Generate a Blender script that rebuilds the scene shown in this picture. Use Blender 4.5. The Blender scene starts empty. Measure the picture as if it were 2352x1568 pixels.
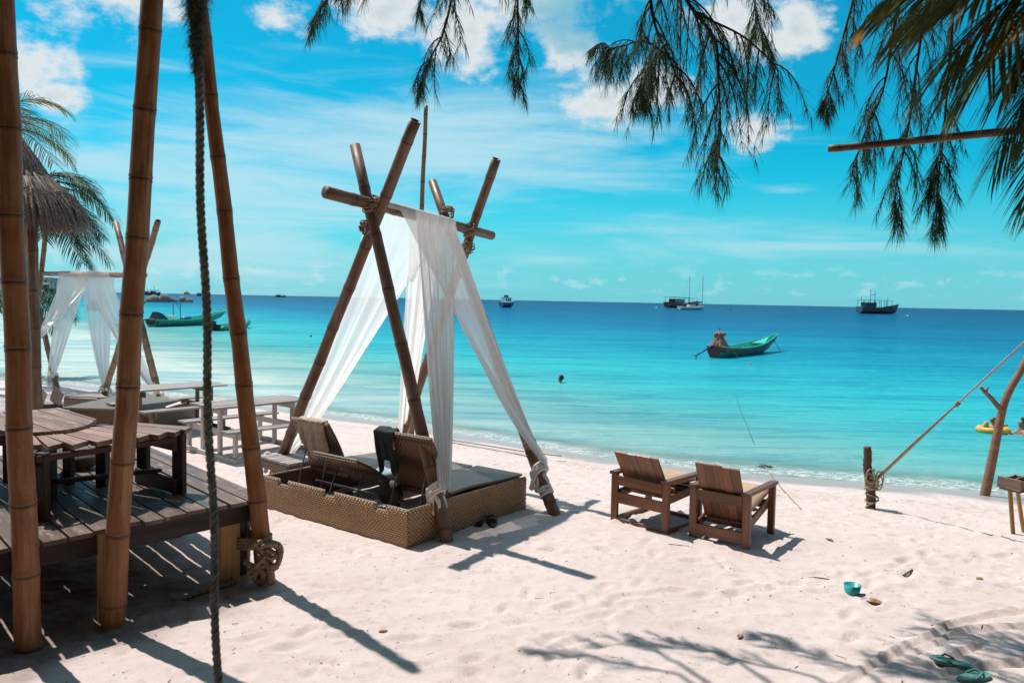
import bpy, math, random
import numpy as np
from mathutils import Matrix, Vector
R = math.radians
rnd = random.Random(7)
S = bpy.context.scene
COL = S.collection

# ------------------------------------------------------------------ camera
CAM_H, FPX, PW, PH = 2.4, 1800.0, 2352.0, 1568.0
PITCH, ROLL = 0.05263, 0.01942
cF = np.array([0, math.cos(PITCH), -math.sin(PITCH)])
cU0 = np.array([0, math.sin(PITCH), math.cos(PITCH)])
cR0 = np.array([1.0, 0, 0])
cR = math.cos(ROLL) * cR0 + math.sin(ROLL) * cU0
cU = -math.sin(ROLL) * cR0 + math.cos(ROLL) * cU0
cam_d = bpy.data.cameras.new('camera')
cam = bpy.data.objects.new('camera', cam_d)
COL.objects.link(cam)
cam.matrix_world = Matrix(((cR[0], cU[0], -cF[0], 0), (cR[1], cU[1], -cF[1], 0), (cR[2], cU[2], -cF[2], CAM_H), (0, 0, 0, 1)))
cam_d.sensor_width = 36.0
cam_d.lens = 36.0 * FPX / PW
cam_d.clip_start = 0.05
cam_d.clip_end = 60000
cam_d.dof.use_dof = True
cam_d.dof.focus_distance = 9.0
cam_d.dof.aperture_fstop = 5.0
S.camera = cam

# ------------------------------------------------------------------ sun and exposure
SUN_V = Vector((-0.367, 0.308, 0.877)).normalized()
SUN_EL = math.asin(SUN_V.z)
SUN_AZ = math.atan2(SUN_V.x, SUN_V.y)
sun_d = bpy.data.lights.new('sun', 'SUN')
sun_d.energy = 5.0
sun_d.angle = R(0.5)
sun_d.color = (1.0, 0.955, 0.90)
sun = bpy.data.objects.new('sun', sun_d)
sun.rotation_euler = (-SUN_V).to_track_quat('-Z', 'Y').to_euler()
sun.location = (-20, 20, 40)
COL.objects.link(sun)
S.view_settings.view_transform = 'Standard'
S.view_settings.look = 'None'
S.view_settings.exposure = 0.0
S.view_settings.gamma = 1.0
S.render.engine = 'CYCLES'
S.cycles.use_denoising = True
S.cycles.max_bounces = 8
S.cycles.transparent_max_bounces = 24
S.cycles.caustics_reflective = False
S.cycles.caustics_refractive = False
S.cycles.sample_clamp_indirect = 6.0
S.render.film_transparent = False

# ------------------------------------------------------------------ pixel to world
def ray(x, y):
    return cF + (x - PW / 2) / FPX * cR - (y - PH / 2) / FPX * cU
C0 = np.array([0, 0, CAM_H])
SEA = -0.4
def shore_s(x, y):
    c = 14.2 - 1.1 * np.exp(-((x - 2.5) / 4.0) ** 2)
    return 0.48 * x + 0.878 * y - c
def beach_z(s):
    s = np.asarray(s, dtype=float)
    inl = -0.4 * np.clip(1 + s / 4.5, 0, 1) ** 1.35
    sea = -0.4 - 0.07 * np.clip(s, 0, 60)
    return np.where(s < 0, inl, sea)
def ground_z(x, y):
    return float(beach_z(shore_s(x, y)))
def PZ(x, y, z=0.0):
    d = ray(x, y)
    return Vector(C0 + d * ((z - CAM_H) / d[2]))
def P(x, y, dz=0.0):
    z = 0.0
    for _ in range(12):
        p = PZ(x, y, z + dz)
        z = ground_z(p.x, p.y)
    return Vector((p.x, p.y, z + dz))
def PY(x, y, Y):
    d = ray(x, y)
    return Vector(C0 + d * (Y / d[1]))
def onplane(x, y, p0, n):
    d = Vector(ray(x, y))
    c = Vector(C0)
    return c + d * ((p0 - c).dot(n) / d.dot(n))

# ------------------------------------------------------------------ node helper
class NT:
    def __init__(s, nt):
        s.nt = nt
        s.n = nt.nodes
        s.l = nt.links
    def new(s, t, **kw):
        n = s.n.new(t)
        for k, v in kw.items():
            setattr(n, k, v)
        return n
    def put(s, sock, v):
        if v is None:
            return
        if hasattr(v, 'is_output') or hasattr(v, 'links'):
            s.l.new(v, sock)
        else:
            if sock.type == 'RGBA' and not hasattr(v, '__len__'):
                v = (v, v, v, 1)
            if sock.type == 'RGBA' and len(v) == 3:
                v = (*v, 1)
            sock.default_value = v
    def m(s, op, a, b=None, c=None, clamp=False):
        n = s.new('ShaderNodeMath', operation=op)
        n.use_clamp = clamp
        s.put(n.inputs[0], a)
        s.put(n.inputs[1], b)
        s.put(n.inputs[2], c)
        return n.outputs[0]
    def vm(s, op, a, b=None, out=0):
        n = s.new('ShaderNodeVectorMath', operation=op)
        s.put(n.inputs[0], a)
        s.put(n.inputs[1], b)
        return n.outputs[out]
    def xyz(s, x, y, z):
        n = s.new('ShaderNodeCombineXYZ')
        for i, v in enumerate((x, y, z)):
            s.put(n.inputs[i], v)
        return n.outputs[0]
    def sep(s, v):
        n = s.new('ShaderNodeSeparateXYZ')
        s.put(n.inputs[0], v)
        return n.outputs
    def noise(s, vec, scale=5, detail=4, rough=0.55, dist=0.0, color=False):
        n = s.new('ShaderNodeTexNoise')
        s.put(n.inputs['Vector'], vec)
        n.inputs['Scale'].default_value = scale
        n.inputs['Detail'].default_value = detail
        n.inputs['Roughness'].default_value = rough
        n.inputs['Distortion'].default_value = dist
        return n.outputs['Color' if color else 'Fac']
    def map(s, v, a, b, c=0.0, d=1.0, smooth=True):
        n = s.new('ShaderNodeMapRange')
        n.interpolation_type = 'SMOOTHSTEP' if smooth else 'LINEAR'
        s.put(n.inputs[0], v)
        for i, q in enumerate((a, b, c, d)):
            s.put(n.inputs[i + 1], q)
        return n.outputs[0]
    def mix(s, f, a, b, bt='MIX'):
        n = s.new('ShaderNodeMix', data_type='RGBA', blend_type=bt)
        s.put(n.inputs[0], f)
        s.put(n.inputs[6], a)
        s.put(n.inputs[7], b)
        return n.outputs[2]
    def ramp(s, f, stops):
        n = s.new('ShaderNodeValToRGB')
        e = n.color_ramp.elements
        while len(e) < len(stops):
            e.new(0.5)
        for i, (p, c) in enumerate(stops):
            e[i].position = p
            e[i].color = (*c, 1) if len(c) == 3 else c
        s.put(n.inputs[0], f)
        return n.outputs[0]
    def bump(s, h, strength=0.3, dist=0.02, normal=None):
        n = s.new('ShaderNodeBump')
        n.inputs['Strength'].default_value = strength
        n.inputs['Distance'].default_value = dist
        s.put(n.inputs['Height'], h)
        s.put(n.inputs['Normal'], normal)
        return n.outputs[0]
    def scale(s, v, sc, loc=(0, 0, 0)):
        n = s.new('ShaderNodeMapping')
        s.put(n.inputs[0], v)
        n.inputs['Scale'].default_value = sc
        n.inputs['Location'].default_value = loc
        return n.outputs[0]
    def coord(s, which='Object'):
        return s.new('ShaderNodeTexCoord').outputs[which]
    def attr(s, name):
        n = s.new('ShaderNodeAttribute')
        n.attribute_name = name
        return n.outputs['Fac']
    def rand(s):
        return s.new('ShaderNodeObjectInfo').outputs['Random']

# ------------------------------------------------------------------ world: daylight sky with clouds
world = bpy.data.worlds.new('World')
S.world = world
world.use_nodes = True
world.cycles.sampling_method = 'MANUAL'
world.cycles.sample_map_resolution = 512
w = NT(world.node_tree)
w.n.clear()
def azel(x, y):
    d = ray(x, y)
    d = d / np.linalg.norm(d)
    return math.atan2(d[0], d[1]), math.asin(d[2])
sky = w.new('ShaderNodeTexSky', sky_type='NISHITA')
sky.sun_disc = False
sky.sun_elevation = SUN_EL
sky.sun_rotation = SUN_AZ
sky.air_density = 1.0
sky.dust_density = 0.4
sky.ozone_density = 3.0
SKY_STR = 0.12
dirv = w.coord('Generated')
dx, dy, dz = w.sep(dirv)
az = w.m('ARCTAN2', dx, dy)
el = w.m('ARCSINE', dz)
elp = w.m('MAXIMUM', el, 0.0)
# tint of the whole sky: the photograph's cyan rendering of blue
skyc = w.mix(1.0, sky.outputs[0], (0.03, 0.98, 1.02), 'MULTIPLY')
# slightly hazier, paler air near the horizon
hz = w.map(elp, 0.0, 0.17, 1.0, 0.0)
skyc = w.mix(w.m('MULTIPLY', hz, 0.72), skyc, (2.1, 5.1, 6.5))
n1 = w.noise(w.xyz(w.m('MULTIPLY', az, 1.0), w.m('MULTIPLY', el, 1.4), 0.0), 13, 8, 0.60)
n2 = w.noise(w.xyz(w.m('MULTIPLY', az, 1.0), w.m('MULTIPLY', el, 1.6), 4.0), 46, 5, 0.6)
cn = w.m('ADD', w.m('MULTIPLY', w.m('SUBTRACT', n1, 0.5), 2.5), w.m('MULTIPLY', w.m('SUBTRACT', n2, 0.5), 0.9))
def blob(x, y, rx, ry, k=1.0):
    a, e = azel(x, y)
    u = w.m('DIVIDE', w.m('SUBTRACT', az, a), rx / FPX)
    v = w.m('DIVIDE', w.m('SUBTRACT', el, e), ry / FPX)
    r = w.m('SQRT', w.m('ADD', w.m('MULTIPLY', u, u), w.m('MULTIPLY', v, v)))
    return w.m('MULTIPLY', w.m('SUBTRACT', 1.0, r), k)
def union(bl):
    o = bl[0]
    for b in bl[1:]:
        o = w.m('MAXIMUM', o, b)
    return o
cum = union([blob(*b) for b in (
    (230, -20, 190, 85), (45, 150, 110, 90), (120, 225, 75, 45), (640, 48, 80, 48),
    (900, 25, 150, 85), (1075, 70, 150, 120), (1240, -20, 260, 120), (1310, 110, 95, 70), (1385, 225, 130, 75), (1490, 200, 110, 60),
    (1830, 45, 75, 110), (1700, 60, 130, 90), (1750, 305, 85, 42))])
# the same kind of cloud over the unseen sky, coverage raised to whiten shade
gen = w.noise(dirv, 2.3, 6, 0.55)
out_fr = w.map(w.m('ADD', w.m('ABSOLUTE', az), w.m('MULTIPLY', w.m('MAXIMUM', w.m('SUBTRACT', el, 0.42), 0.0), 2.0)), 0.62, 0.95)
gen = w.m('SUBTRACT', w.m('MULTIPLY', w.m('SUBTRACT', gen, 0.47), 5.0), w.m('MULTIPLY', w.m('SUBTRACT', 1.0, out_fr), 4.0))
dens = w.m('ADD', w.m('MAXIMUM', cum, gen), cn)
cmask = w.map(dens, 0.02, 0.75, 0.0, 0.96)
# cloud self shading: denser cores thicker and greyer underneath
thick = w.map(dens, 0.55, 1.35)
ccol = w.mix(thick, (6.6, 6.9, 7.0), (5.0, 5.7, 6.0))
a_, e_ = azel(1330, 40)
core = blob(1370, 30, 230, 110)
ccol = w.mix(w.map(w.m('ADD', core, w.m('MULTIPLY', cn, 0.4)), 0.0, 0.7), ccol, (2.0, 4.5, 5.6))
# cirrus sheets
st = w.noise(w.xyz(w.m('ADD', w.m('MULTIPLY', az, 1.3), w.m('MULTIPLY', el, 1.1)), w.m('MULTIPLY', el, 9.0), 2.0), 3.2, 6, 0.60, 0.5)
cir = union([blob(*b) for b in ((1000, 330, 780, 170, 1.9), (500, 420, 600, 230, 1.75), (1300, 360, 420, 70, 1.0), (380, 170, 420, 90, 0.5), (560, 580, 760, 140, 1.6),
    (1500, 520, 420, 55, 0.8), (1150, 590, 700, 55, 0.7), (1900, 560, 320, 30, .45), (1800, 437, 90, 18, 0.9), (1500, 325, 140, 40, 1.0), (1900, 545, 200, 25, .6), (120, 420, 420, 260, 1.0))])
cgen = w.m('SUBTRACT', w.m('MULTIPLY', out_fr, 1.3), 0.8)
cmk = w.map(w.m('ADD', w.m('MAXIMUM', cir, cgen), w.m('MULTIPLY', w.m('SUBTRACT', st, 0.5), 3.6)), 0.0, 1.9, 0.0, 0.80)
# small cumulus along the horizon
hn = w.noise(w.xyz(w.m('MULTIPLY', az, 1.0), w.m('MULTIPLY', el, 2.0), 9.0), 30, 6, 0.6)
hb = w.m('MULTIPLY', w.map(el, 0.008, 0.016), w.map(el, 0.028, 0.055, 1.0, 0.0))
hmk = w.m('MULTIPLY', w.m('MULTIPLY', w.map(hn, 0.52, 0.66), hb), 0.28)
c1 = w.mix(cmk, skyc, (4.6, 6.6, 7.3))
c1 = w.mix(hmk, c1, (6.2, 7.4, 7.8))
c2 = w.mix(cmask, c1, ccol)
bg = w.new('ShaderNodeBackground')
w.put(bg.inputs[0], c2)
bg.inputs[1].default_value = SKY_STR
wo = w.new('ShaderNodeOutputWorld')
w.l.new(bg.outputs[0], wo.inputs[0])

# ------------------------------------------------------------------ object helpers
WM = {}
def reg(o, parent, M):
    """link o with world matrix M under parent"""
    COL.objects.link(o)
    WM[o] = M
    if parent is not None:
        o.parent = parent
        o.matrix_basis = WM[parent].inverted() @ M
    else:
        o.matrix_basis = M
    return o
def tag(o, label=None, cat=None, group=None, kind=None):
    if label: o['label'] = label
    if cat: o['category'] = cat
    if group: o['group'] = group
    if kind: o['kind'] = kind
    return o
def thing(name, label, cat, loc=(0, 0, 0), group=None):
    o = bpy.data.objects.new(name, None)
    o.empty_display_size = 0.1
    reg(o, None, Matrix.Translation(Vector(loc)))
    return tag(o, label, cat, group)
class MB:
    def __init__(s):
        s.v, s.f, s.mi, s.at = [], [], [], {}
    def add(s, v, f, mi=0):
        o = len(s.v)
        s.v += [tuple(p) for p in v]
        s.f += [tuple(i + o for i in q) for q in f]
        s.mi += [mi] * len(f)
        return o
    def box(s, c, size, M=None, mi=0):
        c = Vector(c)
        v = []
        for sx in (-.5, .5):
            for sy in (-.5, .5):
                for sz in (-.5, .5):
                    p = Vector((sx * size[0], sy * size[1], sz * size[2]))
                    if M: p = M @ p
                    v.append(c + p)
        s.add(v, [(0, 1, 3, 2), (4, 6, 7, 5), (0, 4, 5, 1), (2, 3, 7, 6), (0, 2, 6, 4), (1, 5, 7, 3)], mi)
    def bar(s, p0, p1, w, t, up=(0, 0, 1), mi=0):
        p0, p1 = Vector(p0), Vector(p1)
        x = (p1 - p0).normalized()
        y = Vector(up).cross(x)
        if y.length < 1e-4: y = Vector((0, 1, 0)).cross(x)
        y.normalize()
        z = x.cross(y)
        M = Matrix((x, y, z)).transposed()
        s.box((p0 + p1) / 2, ((p1 - p0).length, w, t), M, mi)
    def tube(s, pts, rad, n=8, cap=True, mi=0):
        pts = [Vector(p) for p in pts]
        if not hasattr(rad, '__len__'): rad = [rad] * len(pts)
        base = len(s.v)
        up = None
        for i, p in enumerate(pts):
            d = (pts[min(i + 1, len(pts) - 1)] - pts[max(i - 1, 0)])
            if d.length < 1e-9: d = Vector((0, 0, 1))
            d.normalize()
            if up is None:
                up = Vector((1, 0, 0)) if abs(d.x) < .8 else Vector((0, 1, 0))
            a = (up - d * up.dot(d)).normalized()
            up = a
            b = d.cross(a)
            for k in range(n):
                an = 2 * math.pi * k / n
                s.v.append(tuple(p + (a * math.cos(an) + b * math.sin(an)) * rad[i]))
        for i in range(len(pts) - 1):
            for k in range(n):
                q = base + i * n
                s.f.append((q + k, q + (k + 1) % n, q + n + (k + 1) % n, q + n + k))
                s.mi.append(mi)
        if cap:
            s.f.append(tuple(base + k for k in reversed(range(n)))); s.mi.append(mi)
            e = base + (len(pts) - 1) * n
            s.f.append(tuple(e + k for k in range(n))); s.mi.append(mi)
    def prism(s, poly, t, mi=0):
        """polygon (list of Vector) with thickness t downward"""
        n = len(poly)
        v = [Vector(p) for p in poly] + [Vector(p) - Vector((0, 0, t)) for p in poly]
        s.add(v, [tuple(range(n)), tuple(range(2 * n - 1, n - 1, -1))] + [(i, i + n, (i + 1) % n + n, (i + 1) % n) for i in range(n)], mi)
    def ell(s, c, r, n=10, m=7, mi=0, M=None):
        c = Vector(c)
        v = [c + (M @ Vector((0, 0, -r[2])) if M else Vector((0, 0, -r[2])))]
        for j in range(1, m):
            th = math.pi * j / m - math.pi / 2
            for i in range(n):
                a = 2 * math.pi * i / n
                p = Vector((r[0] * math.cos(th) * math.cos(a), r[1] * math.cos(th) * math.sin(a), r[2] * math.sin(th)))
                v.append(c + (M @ p if M else p))
        v.append(c + (M @ Vector((0, 0, r[2])) if M else Vector((0, 0, r[2]))))
        f = [(0, 1 + (i + 1) % n, 1 + i) for i in range(n)]
        for j in range(m - 2):
            for i in range(n):
                a = 1 + j * n
                f.append((a + i, a + (i + 1) % n, a + n + (i + 1) % n, a + n + i))
        l = len(v) - 1
        a = 1 + (m - 2) * n
        f += [(a + i, a + (i + 1) % n, l) for i in range(n)]
        s.add(v, f, mi)
    def mesh(s, name, mats, smooth=False):
        me = bpy.data.meshes.new(name)
        me.from_pydata(s.v, [], s.f)
        for m in (mats if isinstance(mats, (list, tuple)) else [mats]):
            me.materials.append(m)
        if any(s.mi):
            me.polygons.foreach_set('material_index', s.mi)
        if smooth:
            me.polygons.foreach_set('use_smooth', [True] * len(me.polygons))
        for k, a in s.at.items():
            at = me.attributes.new(k, 'FLOAT', 'POINT')
            at.data.foreach_set('value', a)
        me.update()
        return me
    def build(s, name, mats, parent=None, smooth=False):
        """geometry given in world coordinates; origin at its middle-bottom (or the parent's axes)"""
        c = np.array(s.v)
        o0 = Vector(((c[:, 0].min() + c[:, 0].max()) / 2, (c[:, 1].min() + c[:, 1].max()) / 2, c[:, 2].min()))
        s.v = [tuple(Vector(p) - o0) for p in s.v]
        o = bpy.data.objects.new(name, s.mesh(name, mats, smooth))
        return reg(o, parent, Matrix.Translation(o0))
def frame_x(p0, p1, up=(0, 0, 1)):
    x = (p1 - p0).normalized()
    y = Vector(up).cross(x)
    if y.length < 1e-4: y = Vector((0, 1, 0)).cross(x)
    y.normalize()
    z = x.cross(y)
    M = Matrix((x, y, z)).transposed().to_4x4()
    M.translation = (p0 + p1) / 2
    return M
def plank(name, p0, p1, wd, t, mat, parent, up=(0, 0, 1), ch=0.006, taper=0.0):
    """a board as an object of its own, length on local X, edges eased"""
    p0, p1 = Vector(p0), Vector(p1)
    L = (p1 - p0).length
    mb = MB()
    def sec(x, k):
        a, b = wd / 2 * k, t / 2
        c = min(ch, a * .6, b * .6)
        return [(x, -a + c, -b), (x, a - c, -b), (x, a, -b + c), (x, a, b - c), (x, a - c, b), (x, -a + c, b), (x, -a, b - c), (x, -a, -b + c)]
    mb.add(sec(-L / 2, 1) + sec(L / 2, 1 - taper), [tuple(reversed(range(8))), tuple(range(8, 16))] + [(i, (i + 1) % 8, 8 + (i + 1) % 8, 8 + i) for i in range(8)])
    o = bpy.data.objects.new(name, mb.mesh(name, mat))
    return reg(o, parent, frame_x(p0, p1, up))
def clip_poly(poly, n, d):
    """2D polygon part with p.n >= d"""
    out = []
    for i in range(len(poly)):
        a, b = poly[i], poly[(i + 1) % len(poly)]
        da, db = a[0] * n[0] + a[1] * n[1] - d, b[0] * n[0] + b[1] * n[1] - d
        if da >= 0: out.append(a)
        if da * db < 0:
            t = da / (da - db)
            out.append((a[0] + (b[0] - a[0]) * t, a[1] + (b[1] - a[1]) * t))
    return out
def planked(poly, dirv, wd, gap, z, t, mat, parent, name='plank', jit=0.004, ragged=0.0, ragn=None):
    """cut a 2D polygon into boards running along dirv; each board an object with local X along the board"""
    dirv = Vector((dirv[0], dirv[1])).normalized()
    n = Vector((-dirv.y, dirv.x))
    ds = [p[0] * n.x + p[1] * n.y for p in poly]
    d = min(ds)
    M = Matrix(((dirv.x, n.x, 0, 0), (dirv.y, n.y, 0, 0), (0, 0, 1, z), (0, 0, 0, 1)))
    while d < max(ds) - .02:
        ww = wd * rnd.uniform(.93, 1.07)
        g = gap * rnd.uniform(.6, 1.5)
        q = clip_poly(clip_poly(poly, n, d + g / 2), (-n.x, -n.y), -(d + ww - g / 2))
        d += ww
        if len(q) < 3: continue
        mb = MB()
        off = rnd.uniform(-ragged, ragged)
        loc = []
        for p in q:
            lx, ly = p[0] * dirv.x + p[1] * dirv.y, p[0] * n.x + p[1] * n.y
            loc.append([lx, ly])
        if ragged:
            mn, mx = min(l[0] for l in loc), max(l[0] for l in loc)
            for l in loc:
                if l[0] < (mn + mx) / 2: l[0] += off
        cx = sum(l[0] for l in loc) / len(loc); cy = sum(l[1] for l in loc) / len(loc)
        tz = rnd.uniform(-jit, jit)
        mb.prism([Vector((l[0] - cx, l[1] - cy, tz)) for l in loc], t)
        o = bpy.data.objects.new(name, mb.mesh(name, mat))
        reg(o, parent, M @ Matrix.Translation(Vector((cx, cy, 0))))
def bamboo_mesh(L, r0, r1, seed, first=0.25, step=0.42, mat=None, n=16, bend=0.0, hollow=True):
    rr = random.Random(seed)
    mb = MB()
    prof = []     # (z, r, node)
    nodes = []
    z = first * rr.uniform(.6, 1.3)
    while z < L - .05:
        nodes.append(z)
        z += step * rr.uniform(.85, 1.15)
    rad = lambda q: r0 + (r1 - r0) * q / L
    prof.append((0, rad(0), 0))
    for q in nodes:
        r = rad(q)
        prof += [(q - .10, r * .985, 0), (q - .03, r * 1.0, .08), (q - .010, r * 1.06, .45), (q - .003, r * 1.005, 1.0), (q + .003, r * 1.02, .9), (q + .012, r * 1.075, .25), (q + .03, r * 1.02, .10), (q + .06, r * 1.0, .03)]
    prof = [p for p in prof if 0 <= p[0] < L - .02] + [(L, rad(L), 0.1)]
    prof.sort()
    at = []
    bx, by = math.cos(seed * 2.1) * bend, math.sin(seed * 2.1) * bend
    ph = [rr.uniform(0, 6.28) for _ in range(4)]
    for z, r, nd in prof:
        q = z / L
        ox, oy = bx * 4 * q * (1 - q), by * 4 * q * (1 - q)
        ox += .004 * math.sin(z * 5 + ph[0]); oy += .004 * math.sin(z * 4 + ph[1])
        for k in range(n):
            a = 2 * math.pi * k / n
            mb.v.append((ox + math.cos(a) * r, oy + math.sin(a) * r, z)); at.append(nd)
    m = len(prof)
    for i in range(m - 1):
        for k in range(n):
            mb.f.append((i * n + k, i * n + (k + 1) % n, (i + 1) * n + (k + 1) % n, (i + 1) * n + k)); mb.mi.append(0)
    mb.f.append(tuple(reversed(range(n)))); mb.mi.append(0)
    b = len(mb.v)
    rT = rad(L)
    for z, r in ((L, rT * .78), (L - .12, rT * .74)):
        for k in range(n):
            a = 2 * math.pi * k / n
            mb.v.append((math.cos(a) * r, math.sin(a) * r, z)); at.append(.7)
    e = (m - 1) * n
    for k in range(n):
        mb.f.append((e + k, e + (k + 1) % n, b + (k + 1) % n, b + k)); mb.mi.append(0)
        mb.f.append((b + k, b + (k + 1) % n, b + n + (k + 1) % n, b + n + k)); mb.mi.append(0)
    mb.f.append(tuple(b + n + k for k in range(n))); mb.mi.append(0)
    mb.at['node'] = at
    return mb.mesh('culm', mat, True)
def axis_z(p0, p1):
    z = (p1 - p0).normalized()
    x = Vector((0, 1, 0)).cross(z).normalized()
    y = z.cross(x)
    M = Matrix((x, y, z)).transposed().to_4x4()
    M.translation = p0
    return M
def bamboo(name, p0, p1, r0, r1, seed, parent=None, mat=None, **kw):
    p0, p1 = Vector(p0), Vector(p1)
    o = bpy.data.objects.new(name, bamboo_mesh((p1 - p0).length, r0, r1, seed, mat=mat or M_BAMBOO, **kw))
    return reg(o, parent, axis_z(p0, p1))
def helix(c, axis, rad, turns, pitch, n=12, jit=0.15, seed=0, tilt=0.25):
    rr = random.Random(seed)
    axis = Vector(axis).normalized()
    a = axis.orthogonal().normalized(); b = axis.cross(a)
    pts = []
    for i in range(int(turns * n) + 1):
        t = i / n
        an = 2 * math.pi * t
        rr_ = rad * (1 + rr.uniform(-.5, 1) * jit * .25)
        h = (t - turns / 2) * pitch + tilt * rad * math.sin(an + int(t) * 1.3) * (1 if int(t) % 2 else -1)
        pts.append(Vector(c) + a * math.cos(an) * rr_ + b * math.sin(an) * rr_ + axis * h)
    return pts
def coil(name, c, axis, rad, turns, pitch, tr, mat, parent, **kw):
    mb = MB()
    mb.tube(helix(c, axis, rad, turns, pitch, **kw), tr, 6)
    return mb.build(name, mat, parent, True)
def twisted(mb, pts, r, pitch, n=6, strands=3, sub=4):
    """laid rope of three strands along pts, resampled"""
    pts = [Vector(p) for p in pts]
    segs = [(pts[i + 1] - pts[i]).length for i in range(len(pts) - 1)]
    L = sum(segs)
    N = max(8, int(L / pitch * 10))
    def at(d):
        for i, s_ in enumerate(segs):
            if d <= s_ or i == len(segs) - 1:
                return pts[i].lerp(pts[i + 1], min(1, d / max(s_, 1e-9))), (pts[i + 1] - pts[i]).normalized()
            d -= s_
    out = []
    for k in range(strands):
        path = []
        up = None
        for i in range(N + 1):
            d = L * i / N
            p, t = at(d)
            if up is None: up = t.orthogonal().normalized()
            up = (up - t * up.dot(t)).normalized()
            b = t.cross(up)
            an = 2 * math.pi * (d / pitch + k / strands)
            path.append(p + (up * math.cos(an) + b * math.sin(an)) * r * .5)
        out.append(path)
    for path in out:
        mb.tube(path, r * .56, n)
    return mb
def smooth_path(pts, n=6):
    pts = [Vector(p) for p in pts]
    out = []
    for i in range(len(pts) - 1):
        p0, p1, p2, p3 = pts[max(i - 1, 0)], pts[i], pts[i + 1], pts[min(i + 2, len(pts) - 1)]
        for k in range(n):
            t = k / n
            out.append(0.5 * ((2 * p1) + (p2 - p0) * t + (2 * p0 - 5 * p1 + 4 * p2 - p3) * t * t + (3 * p1 - p0 - 3 * p2 + p3) * t ** 3))
    out.append(pts[-1])
    return out

# ------------------------------------------------------------------ materials
def mat(name):
    m = bpy.data.materials.new(name)
    m.use_nodes = True
    t = NT(m.node_tree)
    b = t.n['Principled BSDF']
    return m, t, b
def plain(name, c, rough=0.6, metal=0.0, var=0.12, scale=8.0):
    m, t, b = mat(name)
    n = t.noise(t.coord(), scale, 5, .6)
    lo = tuple(x * (1 - var * 2) for x in c); hi = tuple(min(1, x * (1 + var * 1.2)) for x in c)
    col = t.ramp(n, [(.3, lo), (.7, hi)])
    t.put(b.inputs['Base Color'], col)
    b.inputs['Roughness'].default_value = rough
    b.inputs['Metallic'].default_value = metal
    t.put(b.inputs['Normal'], t.bump(n, .25, .01))
    return m
def wood(name, c1, c2, c3=None, rough=0.6, gscale=1.0, worn=0.0, worn_c=(.45, .4, .36), spec=.35, rv=.5):
    m, t, b = mat(name)
    v = t.coord()
    rnd_ = t.rand()
    off = t.xyz(t.m('MULTIPLY', rnd_, 37.0), t.m('MULTIPLY', rnd_, 11.0), t.m('MULTIPLY', rnd_, 5.0))
    v = t.vm('ADD', v, off)
    g = t.noise(t.scale(v, (1.2 * gscale, 30 * gscale, 30 * gscale)), 1.6, 5, .65, .6)
    g2 = t.noise(t.scale(v, (.8, 7, 7)), 1.3, 4, .6, .3)
    f = t.m('ADD', t.m('MULTIPLY', g, .55), t.m('MULTIPLY', g2, .45))
    col = t.ramp(f, [(.32, c1), (.52, c2), (.72, c3 or tuple(x * 1.25 for x in c2))])
    hv = t.new('ShaderNodeHueSaturation')
    t.put(hv.inputs['Color'], col)
    t.put(hv.inputs['Value'], t.m('ADD', 1 - rv / 2, t.m('MULTIPLY', rnd_, rv)))
    col = hv.outputs[0]
    if worn:
        wn = t.map(t.noise(t.scale(v, (2.0, 5, 5)), 2.2, 6, .7), .62 - worn * .3, .8 - worn * .25)
        col = t.mix(wn, col, worn_c)
    t.put(b.inputs['Base Color'], col)
    t.put(b.inputs['Roughness'], t.map(g2, .3, .7, rough - .12, rough + .15))
    b.inputs['Specular IOR Level'].default_value = spec
    t.put(b.inputs['Normal'], t.bump(f, .5, .006))
    return m

def mk_bamboo(name, c1, c2, c3, node_c=(.05, .03, .02), grime=.5):
    m, t, b = mat(name)
    v = t.coord()
    rn = t.rand()
    v2 = t.vm('ADD', v, t.xyz(t.m('MULTIPLY', rn, 9.0), 0.0, t.m('MULTIPLY', rn, 21.0)))
    g = t.noise(t.scale(v2, (24, 24, 1.1)), 1.5, 5, .65, .3)
    bl = t.noise(t.scale(v2, (5, 5, 2.2)), 1.6, 6, .68, .4)
    f = t.m('ADD', t.m('MULTIPLY', g, .5), t.m('MULTIPLY', bl, .5))
    col = t.ramp(f, [(.30, c1), (.5, c2), (.70, c3)])
    sp = t.m('MAXIMUM', t.map(t.noise(t.scale(v2, (9, 9, 5)), 3.5, 6, .75), .60, .70), t.m('MULTIPLY', t.map(t.noise(t.scale(v2, (14, 14, .35)), 2.2, 6, .7, .2), .60, .68), .9))
    pale = t.map(t.noise(t.scale(v2, (6, 6, .8)), 1.7, 6, .7), .50, .72)
    col = t.mix(t.m('MULTIPLY', pale, .55), col, tuple(min(1, q * 1.05 + .09) for q in c3))
    col = t.mix(t.m('MULTIPLY', sp, grime), col, (.045, .03, .024))
    col = t.mix(t.m('MULTIPLY', t.attr('node'), .8), col, node_c)
    t.put(b.inputs['Base Color'], col)
    t.put(b.inputs['Roughness'], t.map(bl, .3, .7, .36, .62))
    b.inputs['Specular IOR Level'].default_value = .4
    t.put(b.inputs['Normal'], t.bump(f, .25, .004))
    return m
M_BAMBOO = mk_bamboo('bamboo warm', (.13, .046, .017), (.30, .112, .036), (.42, .20, .085), grime=.75)
M_BAMBOO_G = mk_bamboo('bamboo grey', (.08, .04, .026), (.17, .085, .05), (.28, .165, .105), grime=.6)
M_BAMBOO_D = mk_bamboo('bamboo dark', (.03, .022, .018), (.055, .04, .03), (.10, .075, .06), grime=.3)
M_BAMBOO_T = mk_bamboo('bamboo tan', (.12, .058, .03), (.23, .125, .065), (.33, .20, .115), grime=.5)
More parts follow.
